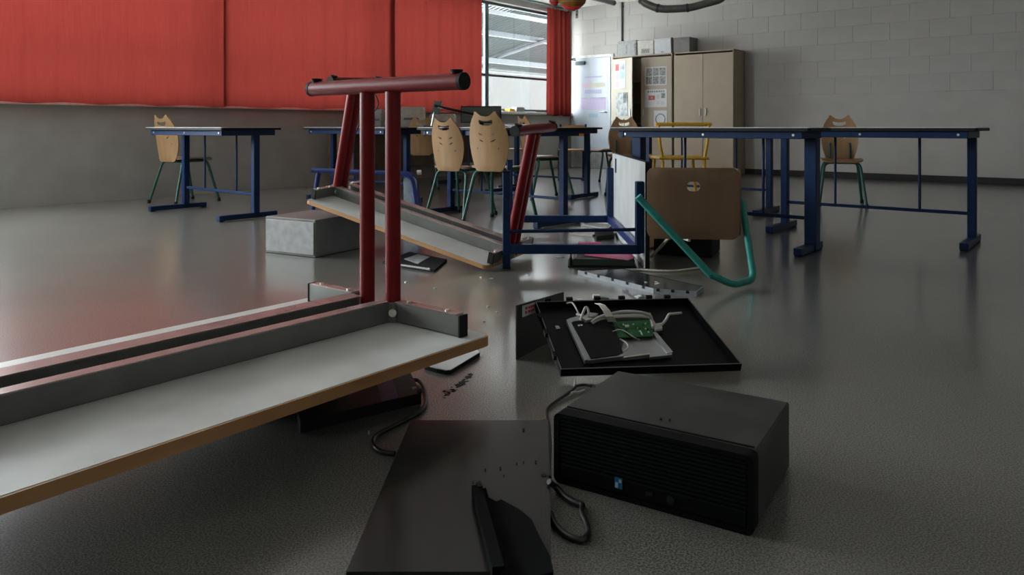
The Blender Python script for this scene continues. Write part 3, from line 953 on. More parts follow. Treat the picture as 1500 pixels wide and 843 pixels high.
# low-back orange chairs with dark posts
def low_chair(px0, px1, py, Y, label):
    a, b = at(px0, py, Y), at(px1, py, Y)
    w = b.x - a.x
    t = thing('low_back_chair', label, 'chair', Matrix.Translation((a.x, Y, 0)), 'low-backed chairs with dark posts')
    zt = a.z
    for x in (0, w):
        obj('post', MB().tube([(x, 0, 0), (x, 0, zt + .01)], .014, 8), M_navy, t, smooth=40)
        obj('leg', MB().tube([(x, .36, 0), (x, .36, .43)], .014, 8), M_navy, t, smooth=40)
    obj('backrest', MB().box((w / 2, .012, zt - .08), (w - .02, .014, .15), .005), M_orange, t)
    obj('seat', MB().box((w / 2, .2, .44), (w + .02, .38, .018), .006), M_orange, t)
low_chair(821, 858, 183.0, 10.2, 'low orange chair back with dark posts below the door notice')
low_chair(742, 767, 181.5, 10.6, 'low orange chair back left of the sideways plywood chair')

# ------------------------------------------------------------------ wrecked computers and debris in the foreground
# computer tower lying on its side (front face towards the camera)
TW = Matrix.Translation((fl(811, 706).x, fl(811, 706).y, 0)) @ Matrix.Rotation(R(-31.5), 4, 'Z')
def pc_tower(label, M, w, d, h, ribs=11, sticker=True):
    t = thing('computer_tower', label, 'computer', M)
    obj('case', MB().box((w / 2, d / 2 + .022, h / 2), (w - .006, d - .03, h - .004), .004), M_casetop, t)
    obj('front_frame', ring_prism(rrect(0, w, 0, h, .014), rrect(.012, w - .012, .010, h - .010, .006), 0, .035), M_pcblk, t, Matrix(((1, 0, 0, 0), (0, 0, 1, 0), (0, 1, 0, 0), (0, 0, 0, 1))))
    obj('front_back', MB().box((w / 2, .022, h / 2), (w - .02, .006, h - .016)), M_pcblk, t)
    zl = h * .30
    n = ribs
    for k in range(n):
        zz = zl + (h - .012 - zl) * (k + .5) / n
        obj('rib', MB().box((w / 2, .010, zz), (w - .024, .018, (h - .012 - zl) / n * .86), .002), M_pcblk, t)
    obj('lower_bezel', MB().box((w / 2, .010, (zl + .010) / 2), (w - .024, .018, zl - .012), .003), M_pcblk, t)
    obj('top_seam', MB().box((w / 2, .045, h - .0005), (w - .02, .003, .003)), M_black, t)
    if sticker:
        st = obj('sticker', MB().box((.150, -.0005, .046 - .012), (.017, .0015, .022)), M_bluest, t)
        obj('sticker_print', MB().box((.1465, -.0015, .030), (.006, .001, .010)), M_sky, st)
        obj('sticker_print', MB().box((.154, -.0015, .039), (.005, .001, .006)), M_sky, st)
        po = obj('port', MB().box((.215, .0005, .028), (.014, .002, .008)), M_rub, t)
        obj('power_button', MB().tube([(.26, .002, .028), (.26, -.002, .028)], .008, 12), M_rub, t)
    return t
pc_tower('black computer tower lying in the right foreground with ribbed front and dusty top', TW, .42, .325, .149)

# large black side panel on the floor
zt = .02
A_, B_, C_, D_ = fl(602, 616, zt), fl(803, 616, zt), fl(808, 838, zt), fl(507, 838, zt)
t = thing('casing_panel', 'large flat black metal panel on the floor in the foreground', 'panel', Matrix.Translation(((A_ + C_) / 2).xy.to_3d()))
off = -((A_ + C_) / 2).xy.to_3d()
lp = lambda p: p + off
def lerp(a, b, k):
    return a + (b - a) * k
up = Vector((0, 0, 1))
obj('panel_sheet', MB().prism([lp(p) - up * .006 for p in (A_, B_, C_, D_)], up * .006), M_panel, t)
for p, q in ((A_, B_), (B_, C_), (C_, D_), (D_, A_)):
    nrm = (q - p).normalized().cross(up)
    ins = lerp(Vector((0, 0, 0)), nrm * .004, 1)
    obj('folded_edge', MB().prism([lp(p) - up * .0195, lp(q) - up * .0195, lp(q) - up * .0062, lp(p) - up * .0062], ins if (lp(p) + ins).length < lp(p).length else -ins), M_panel, t)
obj('side_lip', MB().prism([lp(lerp(A_, B_, .945)) + up * .0002, lp(B_) + up * .0002, lp(C_) + up * .0002, lp(lerp(D_, C_, .955)) + up * .0002], up * .0016), M_panel, t)
nb = fl(797, 697, zt + .002)
obj('notch', MB().tube([lp(nb), lp(nb) + up * .0012], .006, 12), M_rub, t)

# broken black bezel strip lying on the panel
zb = .022
P = lambda x, y, z=0: fl(x, y, zb + z)
t = thing('bezel_strip', 'broken black plastic bezel lying on the foreground panel', 'debris', Matrix.Translation(P(750, 800)))
off2 = -P(750, 800)
q = lambda x, y, z=0: P(x, y, z) + off2
obj('flat_plate', MB().prism([q(712, 733), q(727, 741), q(734, 738), q(760, 752), q(779, 768), q(790, 792), q(806, 822), q(811, 845), q(748, 862)], up * .008), M_matt, t)
for (x0, y0, x1, y1, w, hh) in ((698, 727, 730, 850, .010, .022), (706, 726, 742, 856, .008, .014)):
    a, b = q(x0, y0), q(x1, y1)
    n = (b - a).cross(up).normalized() * w
    obj('ridge', MB().prism([a - n, a + n, b + n, b - n], up * hh), M_matt, t)
obj('snapped_tab', MB().prism([q(697, 727), q(703, 724), q(707, 731), q(701, 733)], up * .026), M_black, t)

# monitor shell leaning on the grey plate
FL_, BL_ = Vector((.145, 2.247, .012)), Vector((.078, 2.556, .142))
FR_, BR_ = Vector((.700, 2.300, .012)), Vector((.610, 2.612, .142))
shn = (FR_ - FL_).cross(BL_ - FL_).normalized()
ctr = (FL_ + BR_) / 2
t = thing('monitor_shell', 'black plastic back shell of a monitor lying open, rimmed with clips', 'monitor', Matrix.Translation(Vector((ctr.x, ctr.y, 0))))
mo = lambda p: p - Vector((ctr.x, ctr.y, 0))
obj('shell_back', MB().prism([mo(p) for p in (FL_, FR_, BR_, BL_)], shn * .004), M_black, t)
for a, b in ((FL_, FR_), (FR_, BR_), (BR_, BL_), (BL_, FL_)):
    inn = shn.cross(b - a).normalized() * .006
    obj('rim', MB().prism([mo(a) + shn * .0041, mo(b) + shn * .0041, mo(b) + inn + shn * .0041, mo(a) + inn + shn * .0041], shn * .022), M_pcblk, t)
    obj('rim_lip', MB().prism([mo(a) + shn * .0265, mo(b) + shn * .0265, mo(b) + inn * .5 + shn * .0265, mo(a) + inn * .5 + shn * .0265], shn * .0015), M_rail, t)
def clip_row(a, b, ks, w=.022):
    dd = (b - a).normalized()
    for k in ks:
        c = mo(lerp(a, b, k)) + shn * .020
        obj('clip', MB().prism([c - dd * w / 2, c + dd * w / 2, c + dd * w / 2 + shn * .016, c - dd * w / 2 + shn * .016], shn.cross(dd) * .010), M_rub, t)
clip_row(BL_, BR_, (.08, .22, .40, .56, .74, .86))
clip_row(FL_, BL_, (.18, .5, .75))
# fitting on the shell floor
def sp(x, y, o=0.005):
    return on_plane(x, y, FL_ + shn * o, shn)
c = mo(sp(817, 481))
e1, e2 = (FR_ - FL_).normalized(), shn.cross((FR_ - FL_).normalized())
def slab(name, pts, th, mm, parent, o, f=None):
    f = f or mo
    ps = [f(sp(x, y, o)) for x, y in pts]
    return obj(name, MB().prism(ps, shn * th), mm, parent)
slab('vent_plate', [(813, 478), (818, 478), (821, 482), (815, 483)], .002, M_alu, t, .006)

# stripped screen chassis on the shell
t = thing('screen_chassis', 'stripped metal screen chassis with green circuit board lying in the shell', 'electronics', Matrix.Translation(Vector((ctr.x + .05, ctr.y, 0))))
mc = lambda p: p - Vector((ctr.x + .05, ctr.y, 0))
def cs(name, pts, th, mm, o, parent=t):
    return slab(name, pts, th, mm, parent, o, mc)
Z0 = .0052
cs('base_tray', [(832, 474), (952, 466), (984, 524), (860, 532)], .004, M_rail, Z0)
cs('chassis_rail', [(829, 474), (836, 471), (866, 530), (856, 534)], .014, M_alu, Z0 + .005)
cs('chassis_rail', [(836, 471), (846, 468.5), (872, 468), (872, 473), (838, 476)], .014, M_alu, Z0 + .005)
cs('chassis_rail', [(890, 467.5), (952, 464), (953.5, 468), (892, 471.5)], .016, M_alu, Z0 + .005)
cs('chassis_rail', [(859, 529), (911, 523.5), (912, 527.5), (861, 534)], .014, M_alu, Z0 + .005)
cs('chassis_rail', [(955, 492), (961, 492), (985, 521), (977, 523)], .014, M_alu, Z0 + .005)
cs('bright_edge', [(913, 526.5), (951, 521.5), (951, 524), (913, 529)], .012, M_zinc, Z0 + .005)
cs('chassis_rail', [(951, 521.5), (982, 517), (984, 524), (951, 527.5)], .010, M_alu, Z0 + .005)
bb = cs('black_cover', [(837, 476), (896, 471.5), (899, 480), (912, 520), (904, 524), (865, 529)], .010, M_black, Z0 + .012)
cs('tape_patch', [(846, 476.5), (849, 476), (850, 478), (847, 478.5)], .001, M_chip, Z0 + .023, bb)
cs('tape_patch', [(850, 476), (853, 475.7), (853.5, 477.5), (851, 478)], .001, M_chip, Z0 + .023, bb)
pb = cs('circuit_board', [(898, 473), (953, 470), (957, 493.5), (905, 496)], .003, M_pcb, Z0 + .016)
rnd = random.Random(4)
for k in range(16):
    u_, v_ = rnd.uniform(.1, .93), rnd.uniform(.12, .9)
    x = 899 + u_ * 54 + v_ * 4
    y = 472.5 - u_ * 2.6 + v_ * 22
    w = rnd.uniform(.8, 2.2)
    cs('component', [(x, y), (x + w, y - .1), (x + w + .3, y + 1.0), (x + .3, y + 1.1)], .003, M_chip if k % 3 else M_rub, Z0 + .0195, pb)
cs('component', [(915, 478), (921, 477.5), (922, 480), (916, 480.5)], .005, M_chip, Z0 + .0195, pb)
cs('component', [(936.5, 485.5), (938, 485), (941.5, 491.5), (940.3, 492)], .003, M_chip, Z0 + .0195, pb)
cs('metal_plate', [(915, 497.5), (957, 494), (979, 517), (908, 523)], .003, M_alu, Z0 + .0055)
cs('plastic_bracket', [(957.5, 481), (968, 479.5), (969.5, 488), (959, 490)], .018, M_greyp, Z0 + .008)
cs('plastic_bracket', [(958.5, 489.5), (969, 487.5), (969.5, 492), (962, 494)], .012, M_rub, Z0 + .006)
def hang(name, pts, r, mm, flat=1.0):
    obj(name, MB().tube(spline([mc(sp(x, y, o)) for x, y, o in pts], 6), r, 8, flat=flat), mm, t, smooth=50)
hang('cable', [(866, 473, .03), (876, 466, .04), (893, 460.5, .05), (915, 457, .055), (938, 458, .055), (951, 462, .045), (955, 470, .03), (957, 480, .03)], .0055, M_gcable)
hang('cable', [(868, 474, .03), (880, 468, .035), (905, 465, .04), (935, 464, .04), (953, 466, .035)], .004, M_gcable)
hang('cable', [(955, 470, .03), (962, 478, .028), (970, 475, .03), (976, 468, .032), (980, 461, .03), (987, 460, .028), (998, 459, .024)], .0048, M_gcable)
hang('cable', [(845, 461, .022), (853, 463, .03), (862, 466, .034), (874, 462, .04)], .005, M_gcable)
hang('cable', [(850, 470, .03), (857, 452, .05), (861, 453, .05), (862, 462, .04), (858, 470, .03)], .0045, M_gcable)
hang('cable', [(830, 445, .03), (838, 444, .035), (844, 452, .035), (848, 461, .028)], .0028, M_gcable)
hang('wire', [(897, 486, .026), (908, 483, .034), (918, 487, .034), (930, 495, .03), (937, 498, .02)], .0016, M_gcable)
hang('wire', [(893, 476, .026), (905, 480, .036), (915, 486, .032), (925, 496, .024)], .0022, M_rub)
hang('wire', [(908, 497, .02), (918, 503, .03), (920, 510, .03), (912, 517, .02)], .0026, M_greyp)
# ribbon cable: folded flat strip
rb = [(871, 444.5, .050), (877, 447, .060), (883, 455, .060), (887, 464, .050), (891, 472, .026)]
vs, fs = [], []
for i, (x, y, o) in enumerate(rb):
    for dx in (0, 8 + i * 1.2):
        vs.append(mc(sp(x + dx, y - .2 * (dx > 0), o)))
for i in range(len(rb) - 1):
    fs.append((2 * i, 2 * i + 1, 2 * i + 3, 2 * i + 2))
n = len(vs)
vs2 = vs + [p - shn * .0012 for p in vs]
fs2 = fs + [tuple(i + n for i in f[::-1]) for f in fs]
for i in range(len(rb) - 1):
    fs2 += [(2 * i, 2 * i + 2, 2 * i + 2 + n, 2 * i + n), (2 * i + 1, 2 * i + 1 + n, 2 * i + 3 + n, 2 * i + 3)]
fs2 += [(0, n, n + 1, 1), (2 * len(rb) - 2, 2 * len(rb) - 1, 2 * len(rb) - 1 + n, 2 * len(rb) - 2 + n)]
obj('ribbon_cable', MB().add(vs2, fs2), M_wcable, t)
for k, pts in enumerate([[(852, 470), (862, 462), (872, 464), (868, 472), (858, 474)], [(858, 468), (868, 465), (876, 466), (866, 471)]]):
    cs('foil', pts, .012 + .006 * k, M_zinc if k == 0 else M_alu, Z0 + .02)

# dark grey plate standing on edge behind the shell
a, b = fl(757, 528), Vector((at(826, 428, 2.74).x, 2.74, 0))
t = thing('steel_plate', 'dark grey steel plate standing on edge with a white sticker', 'panel', Matrix.Translation(a))
bb_ = b - a
za, zb_ = zat(448, a.y), zat(428, 2.74)
obj('plate', MB().prism([Vector((0, 0, .001)), bb_ + Vector((0, 0, .001)), bb_ + Vector((0, 0, zb_)), Vector((0, 0, za))], bb_.normalized().cross(up) * -.004), M_gpanel, t)
side = bb_.normalized().cross(up) * .0006
def pp(k, zf):
    return bb_ * k + Vector((0, 0, zf * (za + (zb_ - za) * k))) + side
st = obj('sticker', MB().prism([pp(.10, .75), pp(.36, .75), pp(.36, .965), pp(.10, .965)], side), M_paper, t)
for r_, (z0, z1) in enumerate(((.875, .925), (.80, .85))):
    xs = [(.16, .20), (.22, .255), (.265, .30), (.31, .345)] if r_ == 0 else [(.155, .19), (.215, .25), (.26, .295), (.305, .34)]
    for x0, x1 in xs:
        obj('red_lettering', MB().prism([pp(x0, z0) + side * 1.2, pp(x1, z0) + side * 1.2, pp(x1, z1) + side * 1.2, pp(x0, z1) + side * 1.2], side * .6), M_redtx, st)

# screen panel with pale clipped edge further back
zp = .022
pts = [(847, 396.5), (911, 394), (987, 411), (1030, 420), (1020, 428), (958, 423.5)]
c0 = fl(930, 410)
t = thing('flat_screen', 'thin black screen panel with a pale clipped edge on the floor at right', 'panel', Matrix.Translation(c0))
sl_ = [fl(x, y, zp) - c0 for x, y in pts]
obj('screen', MB().prism(sl_, up * -.006), M_panel, t)
for i, (a, b) in enumerate(zip(sl_, sl_[1:] + sl_[:1])):
    n = (b - a).cross(up).normalized() * .003
    obj('edge_frame', MB().prism([a - n - up * .0217, b - n - up * .0217, b - n + up * .002, a - n + up * .002], n * .8), M_pedge if i in (3, 4, 5) else M_rub, t)
for a, b, ks in ((sl_[0], sl_[5], (.12, .3, .49, .68, .88)), (sl_[5], sl_[4], (.1, .45, .8))):
    dd = (b - a).normalized()
    n = Vector((dd.y, -dd.x, 0))
    for k in ks:
        c = lerp(a, b, k)
        obj('clip', MB().prism([c - dd * .007 - up * .009, c + dd * .007 - up * .009, c + dd * .007 + up * .003, c - dd * .007 + up * .003], n * .006), M_rub, t)
for k, (x, y) in enumerate([(946, 414.5), (961, 414), (964, 416), (961, 417)]):
    p = fl(x, y, zp) - c0
    obj('screw', MB().box((p.x, p.y, .002 + zp), (.012, .012, .004), .001), M_chip, t)

def cable(name, label, pts, r, mm):
    P_ = [fl(x, y, z) for x, y, z in pts]
    c = Vector((P_[0].x, P_[0].y, 0))
    o = obj(name, MB().tube(spline([p - c for p in P_], 8), r, 8), mm, None, Matrix.Translation(c), smooth=50)
    return tag(o, label, 'cable')
cable('power_cable', 'black power cable snaking from under the upside-down table to the panel', [(604, 557, .012), (613, 558, .010), (620, 567, .009), (624, 583, .006), (621, 597, .006), (606, 609, .006), (585, 620, .006), (562, 632, .006), (548, 642, .006), (549, 654, .006), (560, 662, .006), (578, 665, .006)], .0058, M_cable)
cable('looped_cable', 'black cable looping on the floor below the computer tower', [(804, 706, .03), (815, 715, .012), (828, 728, .008), (843, 737, .007), (853, 741, .007), (852, 752, .007), (859, 768, .007), (861, 782, .007), (853, 791, .007), (838, 788, .007), (822, 778, .007), (811, 765, .007), (806, 752, .012)], .0062, M_cable)
cable('thin_cable', 'thin black cable running from the monitor shell past the tower corner', [(866, 566, .010), (856, 564, .010), (845, 566, .010), (836, 574, .008), (818, 586, .006), (803, 597, .006), (801, 606, .006), (804, 625, .006), (806, 650, .006), (805, 672, .010), (805, 700, .02)], .0042, M_cable)
cable('short_wire', 'short pale connector wire beside the tower edge', [(836, 578, .008), (840, 575, .008), (848, 575, .006), (856, 572, .006)], .0035, M_gcable)
cable('brown_wire', 'thin brown wire hanging from the monitor shell', [(840, 530, .03), (839, 543, .012), (842, 556, .010), (841, 568, .006)], .0026, M_greyp)
cable('white_cable', 'pale cable curving on the floor beside the black box at right', [(1010, 352, .20), (985, 346, .20), (968, 362, .10), (954, 376, .02), (943, 381, .008)], .009, M_wcable)
cable('floor_cable', 'pale cable lying straight on the floor behind the screen panel', [(916, 396, .006), (938, 395.5, .006), (962, 397, .006), (990, 397, .006), (1030, 392, .006)], .0062, M_wcable)
a, b = fl(913, 423, .012), fl(943, 445, .012)
tag(obj('metal_strip', MB().prism([Vector((-.004, 0, 0)), Vector((.004, 0, 0)), b - a + Vector((.004, 0, 0)), b - a + Vector((-.004, 0, 0))], up * .004), M_rail, None, Matrix.Translation(a - up * .0115)), 'thin grey metal strip lying on the floor behind the monitor shell', 'strip')

# black slab with purple band under the foreground table
zs = .03
c0 = fl(575, 585)
t = thing('slim_device', 'flat black device with a purple band under the foreground table', 'device', Matrix.Translation(c0))
ps = [fl(x, y, zs) - c0 for x, y in ((601, 546), (617, 576), (515, 600), (440, 618), (430, 580))]
obj('body', MB().prism(ps, up * -.0295), M_black, t)
pb_ = [fl(x, y, zs + .0002) - c0 for x, y in ((552, 562), (575, 556), (584, 583.5), (560, 589))]
obj('purple_band', MB().prism(pb_, up * .001), M_purple, t)
tg = [fl(x, y, zs + .0002) - c0 for x, y in ((603, 568), (609.5, 566.5), (610.5, 569.5), (604.5, 571))]
obj('label', MB().prism(tg, up * .001), M_greyp, t)
obj('latch', MB().prism([fl(x, y, zs + .0002) - c0 for x, y in ((611, 573), (617, 571.5), (618, 576), (613, 577))], up * .004), M_rub, t)
# white plate lying beside it
zs = .012
c0 = fl(665, 530)
t = thing('white_plate', 'thin white plate with dark edge on the floor below the table corner', 'panel', Matrix.Translation(c0))
ps = [fl(x, y, zs) - c0 for x, y in ((622, 536), (640, 541), (653, 543.5), (660, 543), (703, 517), (690, 508), (640, 515))]
obj('face', MB().prism(ps, up * .002), M_white, t)
obj('dark_edge', MB().prism([p * 1.0 for p in ps], up * -.0118), M_rub, t)
# crate carrying the foreground table, and one carrying the tilted table
pc_tower('black computer tower under the far side of the foreground upside-down table', Matrix.Translation((-1.02, 2.2, 0)) @ Matrix.Rotation(R(-39), 4, 'Z'), .34, .34, .1475, sticker=False)

# smeared dirt on the floor
rnd = random.Random(12)
dm = MB()
for k in range(90):
    q_ = rnd.random()
    x = 650 + 40 * q_ + rnd.gauss(0, 1.6)
    y = 579 - 30 * q_ ** 1.3 + rnd.gauss(0, 2.2)
    p = fl(x, y)
    s_ = rnd.uniform(.002, .005) * (1.3 if q_ > .5 else .8)
    ang = rnd.uniform(-.2, .8)
    dm.box((0, 0, s_ * .1), (s_ * 2.2, s_, s_ * .2), 0, Matrix.Translation(p) @ Matrix.Rotation(ang, 4, 'Z'))
o = obj('dirt_smear', dm, M_crumb)
o['kind'] = 'stuff'
tag(o, 'smear of black dirt crumbs on the bare floor below the table corner', 'dirt')
CR = ['black crumb in the middle of the foreground panel, left of a pair', 'black crumb in the middle of the foreground panel, right of a pair', 'black crumb just above the tip of the broken bezel',
      'tiny black crumb right of the middle pair on the foreground panel', 'largest black crumb near the back edge of the foreground panel', 'tiny black crumb left of the one near the panel lip',
      'black crumb next to the lip of the foreground panel', 'tiniest crumb below the middle pair on the foreground panel']
# crumbs on the panel and tower
for k, (x, y, z, s_) in enumerate([(711, 689, .0205, .004), (733, 687, .0205, .004), (693, 707, .0205, .003), (757, 680, .0205, .003), (767, 631, .0205, .005), (767, 678, .0205, .003), (785, 678, .0205, .004), (738, 697, .0205, .0025)]):
    p = fl(x, y, z)
    tag(obj('crumb', MB().box((0, 0, s_ * .4), (s_, s_ * .8, s_ * .8), s_ * .2), M_crumb, None, Matrix.Translation(p) @ Matrix.Rotation(k * .9, 4, 'Z')), CR[k], 'crumb', 'crumbs on the foreground panel')
for k, (x, y, s_) in enumerate([(968, 616, .006), (981, 617, .005)]):
    p = fl(x, y, .1475)
    tag(obj('crumb', MB().box((0, 0, s_ * .4), (s_, s_ * .8, s_ * .8), s_ * .2), M_crumb, None, Matrix.Translation(p) @ Matrix.Rotation(k * .9, 4, 'Z')), ('black crumb on the dusty tower top, left of two', 'black crumb on the dusty tower top, right of two')[k], 'crumb', 'crumbs on the tower')
SH = ['pale shard on the floor just behind the monitor shell, left of the green connector', 'pale shard on the floor right of the upright red legs, under the tilted table',
      'tiny pale shard between the red legs and the tilted table corner', 'pale chip in mid floor left of the steel plate, upper of two', 'pale chip in mid floor left of the steel plate, lower of two',
      'pale flake beside the lowest corner of the tilted table, right one', 'pale flake beside the lowest corner of the tilted table, left one', 'pale flat shard left of the dark binder',
      'pale green shard at the end of the thin metal strip', 'pale shard on the bright floor in front of the navy crossbar', 'tiny pale chip on the floor near the foreground table corner', 'thin pale sliver beside the bend of the power cable']
# pale shards and small parts scattered on the floor
for k, (x, y, w, d_) in enumerate([(848, 440, .03, .016), (594, 414, .02, .012), (637, 423, .012, .01), (715, 450, .012, .01), (728, 458, .010, .01), (719, 409, .025, .012), (704, 407, .02, .01), (820, 378, .05, .02), (936, 435, .05, .03), (773, 404, .02, .01), (709, 472, .008, .008), (540, 636, .02, .004)]):
    p = fl(x, y)
    m = MB().prism([(-w * .5, -d_ * .4, 0), (w * .4, -d_ * .5, 0), (w * .5, d_ * .3, 0), (-.1 * w, d_ * .5, 0)], (0, 0, .004))
    tag(obj('shard', m, M_shard, None, Matrix.Translation(p) @ Matrix.Rotation(k * 1.3, 4, 'Z')), SH[k], 'shard', 'pale shards on the floor')
p = fl(880, 439)
t = thing('broken_connector', 'small broken green connector board behind the monitor shell', 'electronics', Matrix.Translation(p))
obj('board', MB().box((.01, 0, .006), (.05, .03, .004)), M_pcb, t)
obj('socket', MB().box((-.02, .004, .012), (.03, .02, .016), .002), M_zinc, t)

# binder and pink folder under the upended table
p0 = fl(836, 391)
t = thing('binder', 'dark binder lying on the floor under the upended table', 'binder', Matrix.Translation(p0) @ Matrix.Rotation(R(-5), 4, 'Z'))
obj('base_cover', MB().box((.17, .09, .004), (.37, .22, .006), .001), M_rub, t)
obj('page_block', MB().box((.18, .09, .026), (.33, .19, .036), .003), M_dgreen, t)
obj('spine', MB().box((.0, .09, .028), (.012, .21, .05), .003), M_rub, t)
obj('ring_clip', MB().tube([(.03, .03, .045), (.03, .03, .062), (.03, .13, .062), (.03, .13, .045)], .004, 6), M_alu, t)
t = thing('pink_folder', 'bright pink folder lying open on the dark binder', 'folder', Matrix.Translation(p0 + Vector((.05, .02, .046))) @ Matrix.Rotation(R(-8), 4, 'Z') @ Matrix.Rotation(R(4), 4, 'X'))
obj('cover', MB().prism([(.03, .04, .001), (.26, -.045, .001), (.30, .02, .001), (.25, .22, .001), (-.03, .24, .001)], (0, 0, .003)), M_pink, t)
obj('flap', MB().prism([(-.03, .20, .005), (.12, .20, .005), (.11, .23, .035), (-.02, .23, .03)], (0, .003, .001)), M_pink, t)

# boards and sheets scattered on the floor further back
for k, (pts, mm, lab, zz) in enumerate([
    ([(846, 321), (884, 318), (900, 322), (856, 326)], M_greyp, 'pale grey board on the floor behind the upended table, farthest of three', .012),
    ([(852, 331), (868, 328), (898, 332), (890, 337)], M_greyp, 'pale grey board on the floor, middle of three behind the upended table', .010),
    ([(835, 345), (850, 340), (884, 341), (868, 347)], M_greyp, 'pale grey board on the floor, nearest of three behind the upended table', .012),
    ([(871, 345), (898, 344), (900, 350), (874, 353)], M_rub, 'small black slab on the floor under the navy crossbars', .03),
    ([(938, 347), (957, 345), (962, 364), (940, 368)], M_orange, 'orange-brown board on the floor beside the black box', .012),
    ([(744, 362), (752, 350), (772, 358), (775, 362), (748, 372)], M_white, 'pale board lying at the foot of the leaning red leg', .01),
    ([(942, 330), (955, 327), (975, 334), (960, 341)], M_greyp, 'crumpled grey sheet on the floor behind the overturned chair', .02)]):
    if k == 5:
        continue
    c0 = sum((fl(x, y) for x, y in pts), Vector()) / len(pts)
    tag(obj('loose_board' if k != 3 else 'black_slab', MB().prism([fl(x, y) - c0 + up * .0008 for x, y in pts], up * zz), mm, None, Matrix.Translation(c0)), lab, 'board')
p = fl(958, 374)
t = thing('black_box', 'low black equipment box on the floor under the overturned chair', 'box', Matrix.Translation(Vector((p.x, p.y + .02, 0))) @ Matrix.Rotation(R(-24), 4, 'Z'))
obj('box_body', MB().box((.17, .16, .095), (.34, .30, .185), .004), M_rub, t)
obj('front_panel', MB().box((.17, .006, .095), (.32, .008, .165), .003), M_black, t)

# black keyboard-like wreck under the tilted table
c0 = fl(612, 383)
t = thing('broken_laptop', 'black laptop wreck with grey screen under the tilted table', 'computer', Matrix.Translation(c0))
ps = [fl(x, y, .012) - c0 for x, y in ((560, 384), (600, 369), (655, 380), (636, 396))]
obj('base', MB().prism(ps, up * -.0115), M_rub, t)
obj('screen', MB().prism([fl(x, y, .0122) - c0 for x, y in ((592, 380), (612, 373), (630, 377), (612, 387))], up * .002), M_greybox, t)
obj('hinge', MB().tube([fl(582, 388, .014) - c0, fl(630, 395, .014) - c0], .006, 8), M_greybox, t)
# grey box carrying the raised end of the tilted table
c0 = at(540, 300, 4.75)
t = thing('grey_cabinet_drawer', 'grey drawer unit under the raised end of the tilted table', 'drawer unit', Matrix.Translation((-1.22, 4.62, 0)) @ Matrix.Rotation(R(-28), 4, 'Z'))
obj('body', MB().box((0, 0, .11), (.40, .40, .22), .004), M_rail, t)
obj('drawer_front', MB().box((0, -.203, .11), (.38, .006, .19), .002), M_greybox, t)

# ------------------------------------------------------------------ things on the window side
def rp(x, Y):
    return ROOM.inverted() @ Vector(((x - CX) / F * Y, Y, 0))
def bY(px):
    return wall_ry(px, .40)[1]
t = thing('work_bench', 'dark work bench along the window wall below the curtain', 'table', ROOM @ Matrix.Translation((.40, -4.25, 0)))
obj('bench_top', MB().box((0, 0, .745), (.55, 3.0, .03), .004), M_rub, t)
for q_ in (-1, 1):
    obj('bench_panel', MB().box((0, q_ * 1.45, .365), (.5, .03, .73), .003), M_brown, t)
obj('back_panel', MB().box((-.22, 0, .45), (.02, 2.86, .5), .003), M_brown, t)
bz = .7602
def monitor(px0, px1, py0, Y, label, yaw=0, M_=None):
    a, b = at(px0, py0, Y), at(px1, py0, Y)
    w = b.x - a.x
    h = a.z - bz - .06
    t = thing('monitor', label, 'monitor', Matrix.Translation(((a.x + b.x) / 2, Y, bz)) @ Matrix.Rotation(yaw, 4, 'Z'))
    obj('screen_housing', MB().box((0, 0, .06 + h / 2), (w, .03, h), .006), M_black, t)
    obj('screen_face', MB().box((0, -.0158, .06 + h / 2), (w - .03, .002, h - .03)), M_dgreen, t)
    obj('stand', MB().box((0, .03, .06), (.06, .02, .12), .004), M_black, t)
    obj('base', MB().box((0, .03, .006), (.22, .16, .012), .004), M_black, t)
    return t
monitor(674, 735, 155.5, bY(704) - .14, 'black monitor on the bench behind the nearest chair back', R(-12))
def small_box(name, label, cat, px0, px1, py0, Y, mm, z0=bz, dep=.24, lid=True, zt=None):
    a, b = at(px0, py0, Y), at(px1, py0, Y)
    h = a.z - z0
    t = thing(name, label, cat, Matrix.Translation(((a.x + b.x) / 2, Y, z0)) @ Matrix.Rotation(R(-39 + 90 - 51), 4, 'Z'))
    obj('housing', MB().box((0, 0, h * .45), (b.x - a.x, dep, h * .9), .008), mm, t)
    obj('lid', MB().box((0, .01, h * .93), ((b.x - a.x) * .94, dep * .9, h * .14), .005), mm, t)
    obj('slot', MB().box((0, -dep / 2 - .001, h * .4), ((b.x - a.x) * .6, .003, h * .12)), M_rail, t)
    return t
small_box('printer', 'putty-coloured printer on the bench left of the metal stand', 'printer', 586, 622, 157, bY(604), M_putty)
small_box('printer', 'grey equipment box on the bench between the red legs', 'box', 548, 561, 160, bY(555), M_greybox)
small_box('printer', 'long pale equipment case on the bench under the curtain hem', 'box', 630, 668, 167, bY(649), M_putty, dep=.2)
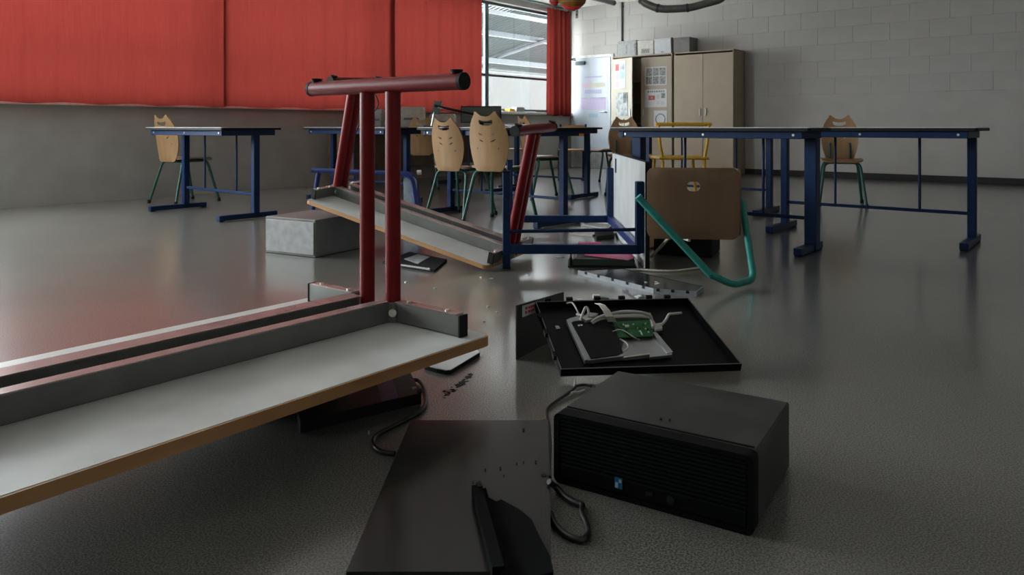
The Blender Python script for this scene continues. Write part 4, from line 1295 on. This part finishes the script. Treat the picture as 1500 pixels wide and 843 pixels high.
# metal stand on the left blue table
c0 = at(641, 190, 7.25)
t = thing('metal_stand', 'dark metal stand with a slanting arm in front of the curtain', 'stand', Matrix.Translation((c0.x, 7.25, .757)))
s0 = lambda x, y, dY=0: at(x, y, 7.25 + dY) - Vector((c0.x, 7.25, .757))
obj('head_plate', MB().prism([s0(636, 148), s0(648, 149), s0(642, 168), s0(632, 167)], (0, .03, 0)), M_dgreen, t)
obj('arm', MB().tube([s0(637, 155), s0(672, 163), s0(704, 170, .1)], .012, 8), M_black, t)
obj('arm_trim', MB().tube([s0(641, 157.5, -.015), s0(704, 171.5, .085)], .005, 6), M_alu, t)
obj('post', MB().tube([s0(637, 158, .015), Vector((-.06, 0, .0))], .012, 8), M_alu, t)
obj('base', MB().box((-.06, .0, .006), (.14, .12, .012), .003), M_rub, t)
# wire dangling from the raised leg of the tilted table
P_ = [at(x, y, 4.78) for x, y in ((541, 128), (550, 140), (554, 150), (551, 160), (541, 169), (530, 178), (521, 195), (517, 225))]
tag(obj('dangling_wire', MB().tube(spline([p - P_[0] for p in P_], 6), .004, 6), M_cable, None, Matrix.Translation(P_[0]), smooth=50), 'thin black wire dangling behind the upright red legs', 'cable')
# sill items
def sill_item(name, label, cat, px0, px1, py0, mm, dep=.12):
    ry, Y = wall_ry((px0 + px1) / 2, -.02)
    a, b = wall_ry(px0, -.02)[0], wall_ry(px1, -.02)[0]
    h = zat(py0, Y) - SILL
    t = thing(name, label, cat, ROOM @ Matrix.Translation((-.02, ry, SILL + .0003)))
    obj('body', MB().box((0, 0, h * .45), (dep, abs(b - a), h * .9), .006), mm, t)
    obj('top', MB().box((0, 0, h * .94), (dep * .9, abs(b - a) * .85, h * .1), .004), mm, t)
sill_item('yellow_box', 'small yellow box on the window sill', 'box', 743, 751, 159.5, M_yellow)
sill_item('grey_basket', 'grey basket on the window sill beside the yellow box', 'basket', 753, 765, 157, M_greybox)
sill_item('paper_stack', 'low stack of pale blue papers on the window sill', 'paper', 733, 741.5, 162.5, M_sky)
sill_item('paper_stack', 'low stack of white papers on the window sill near the bunched curtain', 'paper', 768, 782, 163.5, M_paper)
# paper on the centre table
c0 = Vector((.05, 6.05, .757))
t = thing('paper_sheaf', 'curled sheaf of white paper on the centre table right of the nearest chair', 'paper', Matrix.Translation(c0) @ Matrix.Rotation(R(-35), 4, 'Z'))
obj('sheet', plate(rrect(-.10, .10, -.14, .14, .004), [], .003, lambda x, y, o: (x, y, .003 + o + 1.6 * max(0, x * -1 + .02) ** 2), .05), M_paper, t)
obj('sheet', plate(rrect(-.08, .12, -.13, .15, .004), [], .002, lambda x, y, o: (x, y, .0065 + o + 2.2 * max(0, x * -1 + .02) ** 2), .05), M_paper, t)
